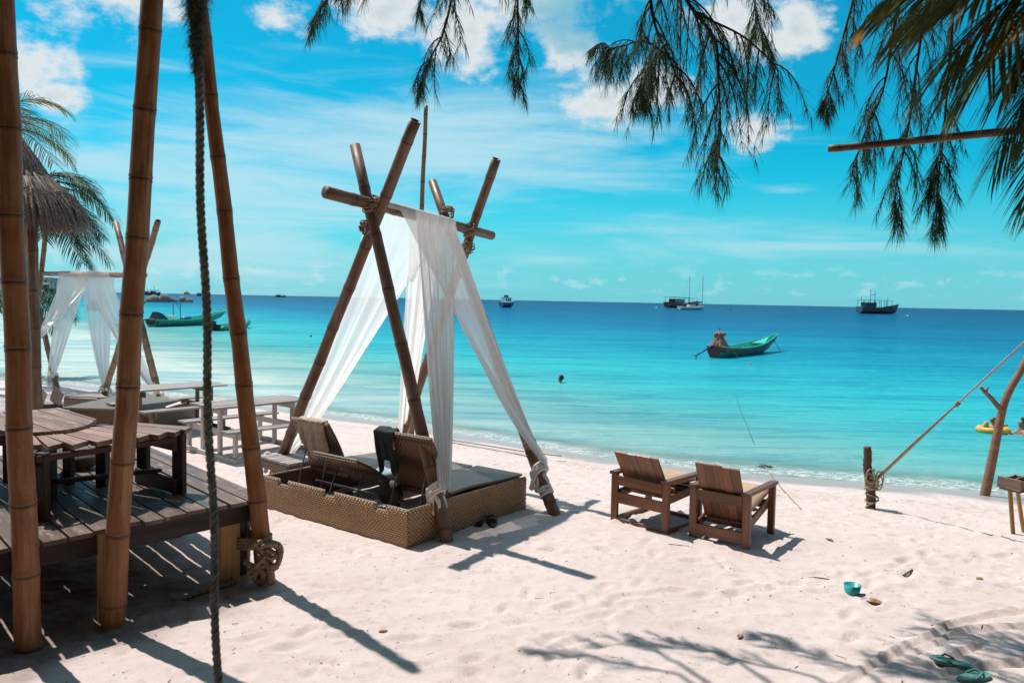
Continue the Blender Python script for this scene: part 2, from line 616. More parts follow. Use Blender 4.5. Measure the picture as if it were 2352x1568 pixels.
M_DECK = wood('deck boards', (.05, .028, .02), (.13, .076, .055), (.23, .155, .12), .5, 1.0, .35, (.30, .24, .205), .4)
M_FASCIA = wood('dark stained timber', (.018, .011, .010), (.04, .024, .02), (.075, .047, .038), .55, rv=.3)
M_TABLE = wood('reddish table boards', (.14, .072, .052), (.27, .155, .115), (.40, .27, .21), .5, 1.0, .3, (.42, .31, .26), .4)
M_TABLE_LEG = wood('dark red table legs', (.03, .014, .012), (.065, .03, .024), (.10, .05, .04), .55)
M_POST = wood('pale post', (.30, .15, .055), (.44, .24, .10), (.52, .31, .15), .6, worn=.2, worn_c=(.09, .05, .03))
M_CHAIR = wood('chair timber', (.085, .033, .016), (.20, .084, .041), (.32, .145, .075), .42, 1.0, .12, (.28, .17, .11), .5, .45)
M_GREYW = wood('bleached grey timber', (.16, .13, .115), (.30, .26, .24), (.46, .42, .39), .6, 1.0, .3, (.55, .5, .47))
M_WHITEW = wood('white washed timber', (.34, .29, .25), (.52, .47, .43), (.66, .62, .58), .65, 1.0, .2, (.25, .17, .13))
M_BROWNW = wood('weathered brown timber', (.09, .055, .04), (.18, .115, .085), (.28, .2, .16), .6, 1.0, .25, (.38, .33, .3))
M_DRIFT = wood('driftwood', (.16, .085, .05), (.28, .155, .095), (.37, .23, .15), .65, .5)
M_STAKE = wood('stake bark', (.06, .032, .024), (.12, .066, .05), (.17, .10, .08), .7, .6)
M_ROPE = plain('hemp rope', (.34, .235, .15), .85, var=.3, scale=60)
M_ROPE_P = plain('pale rope', (.46, .38, .28), .85, var=.25, scale=60)
M_ROPE_D = plain('dark old rope', (.36, .30, .235), .9, var=.35, scale=50)
M_ROPE_G = plain('greenish frayed rope', (.20, .19, .14), .9, var=.35, scale=40)
M_CUSH = plain('tan cushion', (.50, .33, .21), .8, var=.1, scale=14)
M_BLACK = plain('black rubber', (.012, .012, .014), .5, var=.2)
M_DARKCLOTH = plain('dark green shirt', (.012, .022, .02), .85, var=.35, scale=9)
M_BEIGE = plain('beige towel', (.46, .35, .27), .9, var=.15, scale=18)
M_BLUECL = plain('pale blue cloth', (.42, .55, .62), .85, var=.2, scale=10)
M_BROWNBAG = plain('grey brown bag', (.11, .075, .065), .7, var=.2, scale=10)
M_ORANGE = plain('orange tag', (.65, .2, .03), .5)
M_METAL = plain('grey metal', (.25, .23, .21), .4, .6)
M_TEAL = plain('teal plastic', (.03, .36, .36), .4, var=.06)
M_TEAL_D = plain('dull teal foam', (.10, .26, .24), .7, var=.1)
M_DARK = plain('dark', (.02, .02, .022), .6)
M_HULLG = plain('green hull paint', (.02, .20, .15), .4, var=.25, scale=3)
M_HULLIN = plain('bright green inside paint', (.04, .50, .36), .45, var=.12, scale=3)
M_HULLRED = plain('red brown hull stripe', (.12, .03, .025), .5, var=.2)
M_TARP = plain('faded pink tarpaulin', (.33, .15, .12), .8, var=.35, scale=5)
M_NAVY = plain('navy tarpaulin', (.015, .03, .055), .6, var=.3)
M_SHAFT = plain('blue shaft paint', (.01, .035, .11), .4)
M_WHITE = plain('white paint', (.72, .74, .74), .45, var=.06)
M_REDB = plain('dark red boat paint', (.13, .04, .04), .6, var=.3, scale=2)
M_BLUEB = plain('blue boat paint', (.02, .10, .22), .4, var=.2, scale=2)
M_GREYB = plain('blue grey boat paint', (.045, .09, .115), .6, var=.35, scale=2)
M_CANVAS = plain('dark sail cover', (.05, .09, .09), .7)
M_GLASS = plain('window glass', (.01, .02, .03), .12, var=.05)
M_RUBBERG = plain('green inflatable', (.01, .19, .13), .45, var=.1)
M_YELLOW = plain('yellow vinyl', (.72, .38, .06), .4, var=.08)
M_SKIN = plain('skin', (.34, .17, .11), .5, var=.08)
M_HAIRD = plain('dark hair', (.018, .012, .01), .6)
M_HAIRB = plain('light brown hair', (.20, .12, .06), .6)
M_SWIM = plain('navy swimwear', (.012, .02, .05), .7)
M_ROCK = plain('granite', (.22, .18, .16), .85, var=.3, scale=.5)
M_DLEAF = plain('dry leaf', (.30, .16, .05), .7, var=.3, scale=20)
M_TWIG = plain('dry twig', (.12, .075, .05), .8, var=.3, scale=20)
M_WEED = plain('seaweed', (.035, .03, .016), .8, var=.3)
M_CONCRETE = plain('pale render wall', (.62, .64, .63), .8, var=.06)
M_BUOYW = plain('white buoy', (.75, .72, .7), .4)
M_BUOYO = plain('orange buoy', (.6, .16, .05), .4)

def mk_leaf(name, c1, c2, trans=.35, brown=None, bscale=3.0):
    m, t, b = mat(name)
    v = t.coord()
    n = t.noise(v, 6, 4, .6)
    col = t.ramp(n, [(.3, c1), (.7, c2)])
    if brown:
        col = t.mix(t.map(t.noise(v, bscale, 4, .6), .50, .64), col, brown)
    t.put(b.inputs['Base Color'], col)
    b.inputs['Roughness'].default_value = .6
    b.inputs['Specular IOR Level'].default_value = .2
    tr = t.new('ShaderNodeBsdfTranslucent')
    t.put(tr.inputs[0], col)
    mx = t.new('ShaderNodeMixShader')
    mx.inputs[0].default_value = trans
    t.l.new(b.outputs[0], mx.inputs[1]); t.l.new(tr.outputs[0], mx.inputs[2])
    t.l.new(mx.outputs[0], t.n['Material Output'].inputs[0])
    return m
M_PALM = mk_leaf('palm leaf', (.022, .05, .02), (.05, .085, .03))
M_PALM_Y = mk_leaf('sunlit palm leaf', (.05, .10, .03), (.14, .16, .04), .45, (.22, .15, .04), 1.4)  # lighter, yellower copy of the palm leaf with sunlight put into its colour
M_PALM_N = mk_leaf('near palm leaf', (.05, .07, .022), (.18, .18, .05), .55, (.36, .18, .05), 4.2)
M_NEEDLE = mk_leaf('casuarina needle', (.035, .07, .04), (.085, .135, .065), .5)
M_BARK = plain('casuarina bark', (.075, .04, .03), .85, var=.3, scale=12)
M_PTRUNK = plain('palm trunk', (.16, .13, .11), .85, var=.3, scale=10)
def mk_thatch():
    m, t, b = mat('thatch')
    rn = t.noise(t.coord(), 40, 3, .6)
    t.put(b.inputs['Base Color'], t.ramp(rn, [(.3, (.07, .03, .018)), (.52, (.20, .115, .075)), (.72, (.45, .36, .30))]))
    b.inputs['Roughness'].default_value = .55
    return m
M_THATCH = mk_thatch()

def mk_cloth():
    m, t, b = mat('sheer white curtain')
    t.n.remove(b)
    col = (.86, .82, .80)
    wv = t.noise(t.coord(), 160, 2, .5)
    df = t.new('ShaderNodeBsdfDiffuse'); t.put(df.inputs[0], col)
    tr = t.new('ShaderNodeBsdfTranslucent'); t.put(tr.inputs[0], (.92, .88, .86))
    tp = t.new('ShaderNodeBsdfTransparent')
    a = t.new('ShaderNodeMixShader'); a.inputs[0].default_value = .62
    t.l.new(df.outputs[0], a.inputs[1]); t.l.new(tr.outputs[0], a.inputs[2])
    c = t.new('ShaderNodeMixShader')
    t.put(c.inputs[0], t.map(wv, .3, .7, .20, .36))
    t.l.new(a.outputs[0], c.inputs[1]); t.l.new(tp.outputs[0], c.inputs[2])
    t.l.new(c.outputs[0], t.n['Material Output'].inputs[0])
    return m
M_CLOTH = mk_cloth()
M_TIE = plain('knotted white cloth', (.72, .66, .62), .85, var=.12, scale=12)

def mk_wicker(name, c1, c2, cw=.024, rh=.012, ax='H'):
    """flat woven strip, pattern on local X (along) and Z (up)"""
    m, t, b = mat(name)
    x, y, z = t.sep(t.coord())
    u = t.m('DIVIDE', t.m('ADD', x, y), cw)
    v = t.m('DIVIDE', z, rh) if ax == 'H' else t.m('DIVIDE', t.m('SUBTRACT', x, y), rh)
    if ax != 'H': u = t.m('DIVIDE', t.m('ADD', x, y), cw)
    row = t.m('FLOOR', v)
    ph = t.m('MULTIPLY', t.m('MODULO', t.m('ABSOLUTE', row), 2.0), .5)
    su = t.m('SINE', t.m('MULTIPLY', t.m('ADD', u, ph), 2 * math.pi))
    fv = t.m('FRACT', v)
    ridge = t.m('SINE', t.m('MULTIPLY', fv, math.pi))
    h = t.m('MULTIPLY', t.m('ADD', .55, t.m('MULTIPLY', su, .45)), ridge)
    nz = t.noise(t.xyz(t.m('MULTIPLY', u, .12), row, 0.0), 1.4, 3, .6)
    col = t.mix(nz, c1, c2)
    col = t.mix(t.map(h, .0, .38), tuple(q * .22 for q in c1), col)
    big = t.noise(t.coord(), 2.2, 4, .6)
    col = t.mix(t.map(big, .4, .75, 0, .35), col, tuple(q * .55 for q in c1))
    t.put(b.inputs['Base Color'], col)
    b.inputs['Roughness'].default_value = .5
    t.put(b.inputs['Normal'], t.bump(h, .9, .006))
    return m
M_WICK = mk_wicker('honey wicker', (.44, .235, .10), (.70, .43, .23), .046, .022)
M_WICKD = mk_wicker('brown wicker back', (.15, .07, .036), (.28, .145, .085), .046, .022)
M_WICKT = mk_wicker('pale woven seat', (.26, .20, .16), (.42, .35, .30), .02, .010, 'T')
M_WICKE = plain('bleached wicker edge', (.44, .37, .31), .6, var=.3, scale=60)

# ------------------------------------------------------------------ setting: sand
def vnoise(x, y, seed):
    r = np.random.RandomState(seed)
    T = r.rand(256, 256)
    xi, yi = np.floor(x).astype(int), np.floor(y).astype(int)
    fx, fy = x - xi, y - yi
    fx = fx * fx * (3 - 2 * fx); fy = fy * fy * (3 - 2 * fy)
    g = lambda a, b: T[a % 256, b % 256]
    return (g(xi, yi) * (1 - fx) + g(xi + 1, yi) * fx) * (1 - fy) + (g(xi, yi + 1) * (1 - fx) + g(xi + 1, yi + 1) * fx) * fy - .5
def axis_grid(lo, a, b, hi, step, grow):
    mid = list(np.arange(a, b, step))
    l, s_, p = [], step, a
    while p > lo:
        s_ *= grow; p -= s_; l.append(p)
    h, s_, p = [], step, mid[-1]
    while p < hi:
        s_ *= grow; p += s_; h.append(p)
    return np.array(l[::-1] + mid + h)
gx = axis_grid(-90, -6.0, 7.5, 90, .036, 1.09)
gy = axis_grid(-40, 3.3, 13.0, 75, .036, 1.07)
X, Y = np.meshgrid(gx, gy)
SS = shore_s(X, Y)
Z = beach_z(SS)
near = np.exp(-(np.clip(np.abs(X - .7) - 7.5, 0, None) / 6) ** 2) * np.exp(-(np.clip(np.abs(Y - 8) - 6, 0, None) / 6) ** 2)
dry = 1 / (1 + np.exp((SS + 1.3) * 4))
amp = dry * near
Z = Z + .05 * vnoise(X * .45, Y * .45, 1) * dry
ux, uy = X * .93 + Y * .37, -X * .37 + Y * .93
Z += amp * (.022 * vnoise(ux * 1.0, uy * 1.6, 2) + .008 * vnoise(ux * 3.1, uy * 5.6, 3) + .007 * vnoise(ux * 7, uy * 14, 4) + .006 * vnoise(X * 17, Y * 17, 5))
rs = np.random.RandomState(11)
for i in range(760):     # footprints and scuffs
    px, py = rs.uniform(-4.5, 7.3), rs.uniform(3.4, 12.5)
    an = rs.uniform(0, math.pi); L_, W_ = rs.uniform(.08, .15), rs.uniform(.03, .055)
    dep = rs.uniform(.006, .022) * (1 if rs.rand() < .8 else 1.6)
    if i >= 620:      # clear deep prints in a few trails
        tr_ = (i - 620) // 20; k_ = (i - 620) % 20
        a0_ = (.35, 2.6, 1.2, -.4, .9, 2.2, .1)[tr_]
        px = (-1.5, 6.5, .5, -1.0, 2.5, 5.0, 1.0)[tr_] + math.cos(a0_) * .42 * k_ + rs.uniform(-.05, .05) - math.sin(a0_) * .12 * (k_ % 2)
        py = (5.2, 5.4, 5.0, 8.2, 5.6, 7.2, 6.3)[tr_] + math.sin(a0_) * .42 * k_ + rs.uniform(-.05, .05) + math.cos(a0_) * .12 * (k_ % 2)
        an = a0_ + rs.uniform(-.3, .3); L_, W_ = .125, .05; dep = rs.uniform(.016, .028)
    ix = np.where((gx > px - .4) & (gx < px + .4))[0]; iy = np.where((gy > py - .4) & (gy < py + .4))[0]
    if len(ix) < 3 or len(iy) < 3: continue
    sl = np.ix_(iy, ix)
    dx_, dy_ = X[sl] - px, Y[sl] - py
    a_ = (dx_ * math.cos(an) + dy_ * math.sin(an)) / L_; b_ = (-dx_ * math.sin(an) + dy_ * math.cos(an)) / W_
    r2 = a_ ** 2 + b_ ** 2
    Z[sl] += (-dep * np.exp(-r2 * 1.1) + dep * .55 * np.exp(-(np.sqrt(r2) - 1.45) ** 2 * 5)) * dry[sl]
def furrow(pts, depth, width):
    pts = [P(*p) for p in pts]
    for i in range(len(pts) - 1):
        a, b = pts[i], pts[i + 1]
        d = Vector((b.x - a.x, b.y - a.y)); L = d.length; d /= L
        ix = np.where((gx > min(a.x, b.x) - .4) & (gx < max(a.x, b.x) + .4))[0]; iy = np.where((gy > min(a.y, b.y) - .4) & (gy < max(a.y, b.y) + .4))[0]
        sl = np.ix_(iy, ix)
        t = (X[sl] - a.x) * d.x + (Y[sl] - a.y) * d.y
        n = -(X[sl] - a.x) * d.y + (Y[sl] - a.y) * d.x + .09 * vnoise(X[sl] * 1.7, Y[sl] * 1.7, 8) + .02 * vnoise(X[sl] * 11, Y[sl] * 11, 12)
        m_ = ((t >= 0) & (t < L))
        k = .6 + .8 * np.clip(vnoise(X[sl] * 3.3, Y[sl] * 3.3, 9) + .5, 0, 1)
        Z[sl] += m_ * k * (-depth * np.exp(-(n / width) ** 2) + depth * .8 * np.exp(-((n - 1.8 * width) / width) ** 2))
furrow([(1890, 1600), (1960, 1560), (2020, 1520), (2100, 1480), (2200, 1440), (2300, 1412), (2400, 1400)], .032, .024)
furrow([(2090, 1500), (2200, 1455), (2300, 1445), (2420, 1440)], .026, .024)
furrow([(2130, 1535), (2200, 1500), (2260, 1480)], .024, .024)
furrow([(2150, 1545), (2250, 1530), (2400, 1520)], .026, .026)
furrow([(1500, 1432), (1700, 1462), (1900, 1500), (2200, 1530)], .012, .06)
furrow([(1500, 1330), (1900, 1395)], .010, .05)
furrow([(520, 1390), (420, 1400), (330, 1420), (200, 1460)], -.03, .06)
def sand_at(x, y):
    i_, j_ = int(np.clip(np.searchsorted(gx, x), 1, len(gx) - 1)), int(np.clip(np.searchsorted(gy, y), 1, len(gy) - 1))
    fx_, fy_ = (x - gx[i_ - 1]) / (gx[i_] - gx[i_ - 1]), (y - gy[j_ - 1]) / (gy[j_] - gy[j_ - 1])
    return float((Z[j_ - 1, i_ - 1] * (1 - fx_) + Z[j_ - 1, i_] * fx_) * (1 - fy_) + (Z[j_, i_ - 1] * (1 - fx_) + Z[j_, i_] * fx_) * fy_)
def PS(x, y, dz=0.0):
    p = P(x, y)
    for _ in range(4):
        p = PZ(x, y, sand_at(p.x, p.y))
    return Vector((p.x, p.y, sand_at(p.x, p.y) + dz))
ny, nx = X.shape
sv = np.stack([X.ravel(), Y.ravel(), Z.ravel()], 1)
q = (np.arange(ny - 1)[:, None] * nx + np.arange(nx - 1)[None, :]).ravel()
sf = np.stack([q, q + 1, q + nx + 1, q + nx], 1)
keep = SS.ravel()[sf].min(1) < 34
sf = sf[keep]
me = bpy.data.meshes.new('beach_sand')
me.vertices.add(len(sv)); me.vertices.foreach_set('co', sv.astype(np.float32).ravel())
me.loops.add(len(sf) * 4); me.loops.foreach_set('vertex_index', sf.astype(np.int32).ravel())
me.polygons.add(len(sf)); me.polygons.foreach_set('loop_start', np.arange(len(sf), dtype=np.int32) * 4)
me.polygons.foreach_set('use_smooth', np.ones(len(sf), dtype=bool))
me.update(calc_edges=True)
at = me.attributes.new('shore', 'FLOAT', 'POINT'); at.data.foreach_set('value', SS.ravel().astype(np.float32))
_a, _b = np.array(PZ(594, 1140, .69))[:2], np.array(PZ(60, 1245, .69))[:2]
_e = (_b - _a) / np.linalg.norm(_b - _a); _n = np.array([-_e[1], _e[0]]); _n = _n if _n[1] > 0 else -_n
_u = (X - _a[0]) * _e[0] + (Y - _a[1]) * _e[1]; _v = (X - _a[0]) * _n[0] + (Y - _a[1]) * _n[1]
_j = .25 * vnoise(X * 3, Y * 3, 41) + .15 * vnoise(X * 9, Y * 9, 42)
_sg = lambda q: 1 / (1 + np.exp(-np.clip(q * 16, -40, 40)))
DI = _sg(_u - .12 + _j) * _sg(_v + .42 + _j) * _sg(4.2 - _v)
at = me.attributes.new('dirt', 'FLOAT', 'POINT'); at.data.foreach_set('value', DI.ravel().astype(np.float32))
m, t, b = mat('beach sand')
v = t.coord()
s_at = t.attr('shore')
n1 = t.noise(v, 1.1, 5, .6)
n2 = t.noise(v, 9, 6, .7)
n3 = t.noise(v, 160, 3, .7)
col = t.ramp(n1, [(.3, (.62, .505, .475)), (.7, (.70, .59, .565))])
col = t.mix(t.map(n2, .50, .70, 0, .65), col, (.50, .37, .29))
col = t.mix(t.map(t.noise(v, 30, 4, .65), .64, .72, 0, .6), col, (.30, .19, .13))
col = t.mix(t.map(n3, .3, .75, 0, .35), col, (.50, .40, .34))
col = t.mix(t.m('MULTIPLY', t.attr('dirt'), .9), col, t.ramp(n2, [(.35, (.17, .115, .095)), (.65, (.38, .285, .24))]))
wob = t.m('MULTIPLY', t.m('SUBTRACT', t.noise(v, .9, 5, .6), .5), 1.6)
wet = t.map(t.m('ADD', s_at, wob), -1.25, -.75)
col = t.mix(t.m('MULTIPLY', wet, .75), col, (.32, .26, .235))
strand = t.map(t.m('ABSOLUTE', t.m('ADD', t.m('ADD', s_at, wob), 1.9)), .0, .5, 1, 0)
col = t.mix(t.m('MULTIPLY', t.m('MULTIPLY', strand, t.map(n2, .45, .6)), .5), col, (.42, .27, .18))
t.put(b.inputs['Base Color'], col)
t.put(b.inputs['Roughness'], t.map(wet, 0, 1, .95, .28))
b.inputs['Specular IOR Level'].default_value = .25
bh = t.m('ADD', t.m('MULTIPLY', n2, 1.0), t.m('MULTIPLY', n3, .25))
t.put(b.inputs['Normal'], t.bump(bh, .7, .02))
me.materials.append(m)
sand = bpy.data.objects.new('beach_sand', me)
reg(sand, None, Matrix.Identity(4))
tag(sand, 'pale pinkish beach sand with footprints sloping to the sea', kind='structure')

# ------------------------------------------------------------------ setting: sea
us = np.concatenate([-np.geomspace(30000, 45, 26), np.arange(-42, 30, .6), np.geomspace(30, 30000, 28)])
ss = np.concatenate([np.arange(-1.6, 3, .12), np.arange(3, 12, .4), np.geomspace(12, 40000, 60)])
U_, V_ = np.meshgrid(us, ss)
cx_ = .48 * 14.2; cy_ = .878 * 14.2
XX = cx_ + U_ * .878 + V_ * .48
YY = cy_ - U_ * .48 + V_ * .878
SH = shore_s(XX, YY)
ZZ = np.full_like(XX, SEA)
nb = np.exp(-((SH - .45) / .35) ** 2)
ZZ += .035 * nb * (.5 + vnoise(XX * 1.3, YY * 1.3, 21)) + .02 * np.exp(-((SH - 2.2) / .5) ** 2)
ny, nx = XX.shape
sv = np.stack([XX.ravel(), YY.ravel(), ZZ.ravel()], 1)
q = (np.arange(ny - 1)[:, None] * nx + np.arange(nx - 1)[None, :]).ravel()
sf = np.stack([q, q + 1, q + nx + 1, q + nx], 1)
me = bpy.data.meshes.new('sea')
me.from_pydata(sv.tolist(), [], sf.tolist())
me.polygons.foreach_set('use_smooth', np.ones(len(sf), dtype=bool))
at = me.attributes.new('shore', 'FLOAT', 'POINT'); at.data.foreach_set('value', SH.ravel().astype(np.float32))
m, t, b = mat('sea water')
v = t.coord()
px_, py_, pz_ = t.sep(v)
s_at = t.attr('shore')
# depth of water offshore: the bottom falls off faster to the right of the bay
dep = t.m('ADD', t.m('MULTIPLY', px_, .80), t.m('MULTIPLY', py_, .60))
dep = t.m('SUBTRACT', dep, 8.5)
dn = t.noise(t.scale(v, (.05, .02, 0)), 1.0, 4, .55)
dep = t.m('ADD', dep, t.m('MULTIPLY', t.m('SUBTRACT', dn, .5), t.m('MULTIPLY', t.m('MAXIMUM', s_at, 0.0), .55)))
df = t.m('LOGARITHM', t.m('ADD', t.m('MAXIMUM', dep, 0.0), 1.0), 10.0)       # 0..4
bcol = t.ramp(t.m('DIVIDE', df, 4.0), [(.0, (.56, .60, .52)), (.12, (.34, .47, .42)), (.20, (.17, .40, .37)), (.24, (.08, .40, .40)), (.29, (.035, .40, .43)), (.36, (.010, .30, .38)), (.44, (.002, .16, .29)), (.54, (.002, .10, .21)), (.7, (.002, .068, .155)), (1.0, (.002, .045, .12))])
# patches of darker bottom
pat = t.noise(t.scale(v, (.16, .5, 0)), .8, 5, .6)
bcol = t.mix(t.m('MULTIPLY', t.map(pat, .52, .72), .32), bcol, (.01, .25, .27))
foamn = t.noise(t.scale(v, (2.2, 4.0, 0)), 2.4, 6, .72)
foamn2 = t.noise(t.scale(v, (7, 11, 0)), 2.0, 5, .7)
band = t.m('ADD', s_at, t.m('MULTIPLY', t.m('SUBTRACT', t.noise(v, .8, 4, .6), .5), 1.1))
fb = t.m('MULTIPLY', t.map(band, -.25, .0), t.map(band, .25, .85, 1, 0))
fb2 = t.m('MULTIPLY', t.map(band, 1.2, 1.5), t.map(band, 1.7, 2.3, 1, 0))
foam = t.m('MULTIPLY', t.m('MULTIPLY', fb, t.map(t.m('ADD', t.m('MULTIPLY', foamn, .5), t.m('MULTIPLY', foamn2, .5)), .38, .62)), .85)
foam = t.m('MAXIMUM', foam, t.m('MULTIPLY', t.m('MULTIPLY', fb2, t.map(foamn2, .55, .72)), .45))
wa = t.noise(t.scale(v, (.9, 2.4, 0)), 1.3, 4, .6, .3)
wb = t.noise(t.scale(v, (4.5, 9.0, 0)), 1.4, 4, .6)
wc = t.noise(t.scale(v, (.10, .34, 0)), 1.2, 4, .6, .3)
hh = t.m('ADD', t.m('ADD', t.m('MULTIPLY', wa, .5), t.m('MULTIPLY', wb, .14)), t.m('MULTIPLY', wc, .5))
t.put(b.inputs['Normal'], t.bump(hh, .4, .25))
wave_shade = t.noise(t.scale(v, (.20, 1.1, 0)), 1.0, 7, .72, .5)  # shading of wave facets painted into the water colour as dark streaks
bcol = t.mix(t.map(wave_shade, .44, .62, .0, .60), bcol, t.mix(1.0, bcol, (.30, .62, .78), 'MULTIPLY'))
swell_shade = t.noise(t.scale(v, (.028, .16, 0)), 1.0, 6, .68, .4)  # light and shade of the swell painted as broad bands of water colour
bcol = t.mix(t.map(swell_shade, .42, .64, .0, .55), bcol, t.mix(1.0, bcol, (.35, .66, .82), 'MULTIPLY'))
bcol = t.mix(t.map(swell_shade, .44, .30, .0, .30), bcol, t.mix(1.0, bcol, (1.3, 1.16, 1.1), 'MULTIPLY'))
ripple_shade = t.noise(t.scale(v, (1.6, 5.5, 0)), 1.2, 5, .7, .6)  # ripple shading painted into the water colour: dark facets and pale glints
bcol = t.mix(t.map(ripple_shade, .52, .70, .0, .40), bcol, t.mix(1.0, bcol, (.50, .70, .78), 'MULTIPLY'))
bcol = t.mix(t.map(ripple_shade, .46, .30, .0, .30), bcol, t.mix(.35, bcol, (.75, .95, .92)))
nrm = b.inputs['Normal'].links[0].from_socket
t.n.remove(b)
dfz = t.new('ShaderNodeBsdfDiffuse')
t.put(dfz.inputs[0], t.mix(foam, bcol, (.82, .82, .80)))
t.l.new(t.bump(hh, .35, .25), dfz.inputs['Normal'])
tp = t.new('ShaderNodeBsdfTransparent')
t.put(tp.inputs[0], t.mix(t.map(s_at, 0, 3), (.98, .99, .98), (.86, .97, .95)))
clear = t.m('MULTIPLY', t.map(s_at, .0, 1.7, .75, .0), t.m('SUBTRACT', 1.0, t.m('MULTIPLY', foam, .93)))
mx = t.new('ShaderNodeMixShader')
t.put(mx.inputs[0], clear)
t.l.new(dfz.outputs[0], mx.inputs[1]); t.l.new(tp.outputs[0], mx.inputs[2])
gl = t.new('ShaderNodeBsdfGlossy'); gl.inputs['Roughness'].default_value = .10
t.l.new(nrm, gl.inputs['Normal'])
fr = t.new('ShaderNodeFresnel'); fr.inputs[0].default_value = 1.33
t.l.new(nrm, fr.inputs['Normal'])
mx2 = t.new('ShaderNodeMixShader')
t.put(mx2.inputs[0], t.m('MULTIPLY', t.map(fr.outputs[0], .02, .9, .015, .20, False), t.m('SUBTRACT', 1.0, foam)))
t.l.new(mx.outputs[0], mx2.inputs[1]); t.l.new(gl.outputs[0], mx2.inputs[2])
t.l.new(mx2.outputs[0], t.n['Material Output'].inputs[0])
me.materials.append(m)
sea = bpy.data.objects.new('sea', me)
reg(sea, None, Matrix.Identity(4))
tag(sea, 'turquoise sea deepening to blue with a foam edge on the beach', kind='structure')
# ------------------------------------------------------------------ foreground bamboo poles
def below(p, d=.25):
    return Vector((p.x, p.y, p.z - d))
p3b = P(612, 1335); p3t = Vector((-2.72, 6.784, 5.05))
p2b = P(258, 1438); p2t = PY(356, -110, p2b.y + .05)
p1b = P(66, 1488); p1t = PY(2, -130, p1b.y - .1)
def planted(b, t_):
    d = (t_ - b).normalized()
    return b - d * .15
o = bamboo('bamboo_pole', planted(p1b, p1t), p1t, .082, .066, 3, first=.2, step=.5, n=24)
tag(o, 'thick bamboo pole at the left edge, cut off by the picture', 'bamboo pole', 'foreground bamboo poles')
o = bamboo('bamboo_pole', planted(p2b, p2t), p2t, .080, .072, 5, first=.3, step=.48, n=24)
tag(o, 'thick bamboo pole in front of the planked deck, leaning right', 'bamboo pole', 'foreground bamboo poles')
o = bamboo('bamboo_pole', planted(p3b, p3t), p3t, .078, .054, 8, first=.35, step=.5, n=24)
tag(o, 'bamboo pole at the deck corner, leaning left, thick rope knotted round its foot', 'bamboo pole', 'foreground bamboo poles')

# hanging rope
ra = PY(433, -420, 2.2); rb = PY(508, 1760, 2.2)
rb = Vector((ra.x + (rb.x - ra.x), ra.y, rb.z))
rt = thing('hanging_rope', 'thick twisted rope hanging blurred in the foreground, frayed at the top', 'rope', rb)
mb = MB(); pts = [ra.lerp(rb, i / 40) + Vector((.004 * math.sin(i * .7), 0, 0)) for i in range(41)]
twisted(mb, pts, .0118, .062, 8)
mb.build('strands', M_ROPE_D, rt, True)
mb = MB()
zt, zb_ = PY(440, -40, 2.2).z, PY(440, 165, 2.2).z
for i in range(1800):
    k = rnd.random() ** 1.6
    z = zt + (zb_ - zt) * k
    c = ra.lerp(rb, (ra.z - z) / (ra.z - rb.z))
    a = rnd.uniform(0, 6.28); d = Vector((math.cos(a) * 1.0 + .25, math.sin(a), rnd.uniform(-.9, .5))).normalized()
    L = rnd.uniform(.015, .055) * (1.3 - .9 * k)
    s_ = d.cross(Vector((.3, .1, 1))).normalized() * .0011
    q = c + d * .008
    m1 = q + d * L * .6 + Vector((0, 0, rnd.uniform(-.01, .006)))
    e = q + d * L + Vector((0, 0, rnd.uniform(-.022, .008)))
    mb.add([q - s_, q + s_, m1 + s_, m1 - s_, e], [(0, 1, 2, 3), (3, 2, 4)])
fr_ = mb.build('frayed_fibres', M_ROPE_G, rt); fr_['kind'] = 'stuff'
mb = MB()
mb.tube(helix(ra.lerp(rb, .19), (0, 0, 1), .015, 3, .02, seed=3), .007, 7)
mb.tube(helix(ra.lerp(rb, .225), (0, 0, 1), .0145, 2, .02, seed=4), .006, 7)
mb.build('knot', M_ROPE_G, rt, True)

# ------------------------------------------------------------------ planked deck
ZD = .69
dc = PZ(594, 1140, ZD); dl = PZ(60, 1245, ZD)
e1 = Vector((dl.x - dc.x, dl.y - dc.y)).normalized()          # along the front edge, to the left
bk = PZ(330, 1025, ZD)
e2 = Vector((bk.x - dc.x, bk.y - dc.y)).normalized()          # along the right edge, away
deck = thing('planked_deck', 'dark raised planked deck on posts carrying the round table set', 'deck', (dc.x, dc.y, 0))
def D2(a, b):
    return (dc.x + e1.x * a + e2.x * b, dc.y + e1.y * a + e2.y * b)
def D3(a, b, z):
    return Vector((*D2(a, b), z))
LA, LB = 2.75, 3.35
planked([D2(-.05, -.06), D2(LA, -.06), D2(LA, LB), D2(-.05, LB)], e2, .175, .016, ZD, .032, M_DECK, deck, jit=.003, ragged=.035)
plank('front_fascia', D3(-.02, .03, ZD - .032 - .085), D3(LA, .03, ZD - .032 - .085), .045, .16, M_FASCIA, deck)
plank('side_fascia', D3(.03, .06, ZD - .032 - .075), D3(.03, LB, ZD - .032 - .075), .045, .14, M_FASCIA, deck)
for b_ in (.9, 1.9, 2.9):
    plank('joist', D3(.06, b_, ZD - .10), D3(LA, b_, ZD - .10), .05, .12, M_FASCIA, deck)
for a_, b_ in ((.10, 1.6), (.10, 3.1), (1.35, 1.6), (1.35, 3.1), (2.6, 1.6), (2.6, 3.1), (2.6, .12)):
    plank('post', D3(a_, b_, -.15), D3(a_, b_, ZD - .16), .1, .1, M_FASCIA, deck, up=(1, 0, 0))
pc = P(522, 1330)
plank('post', Vector((pc.x, pc.y, -.15)), Vector((pc.x, pc.y, ZD - .12)), .17, .13, M_POST, deck, up=(e2.x, e2.y, 0))
pb = P(556, 1322)
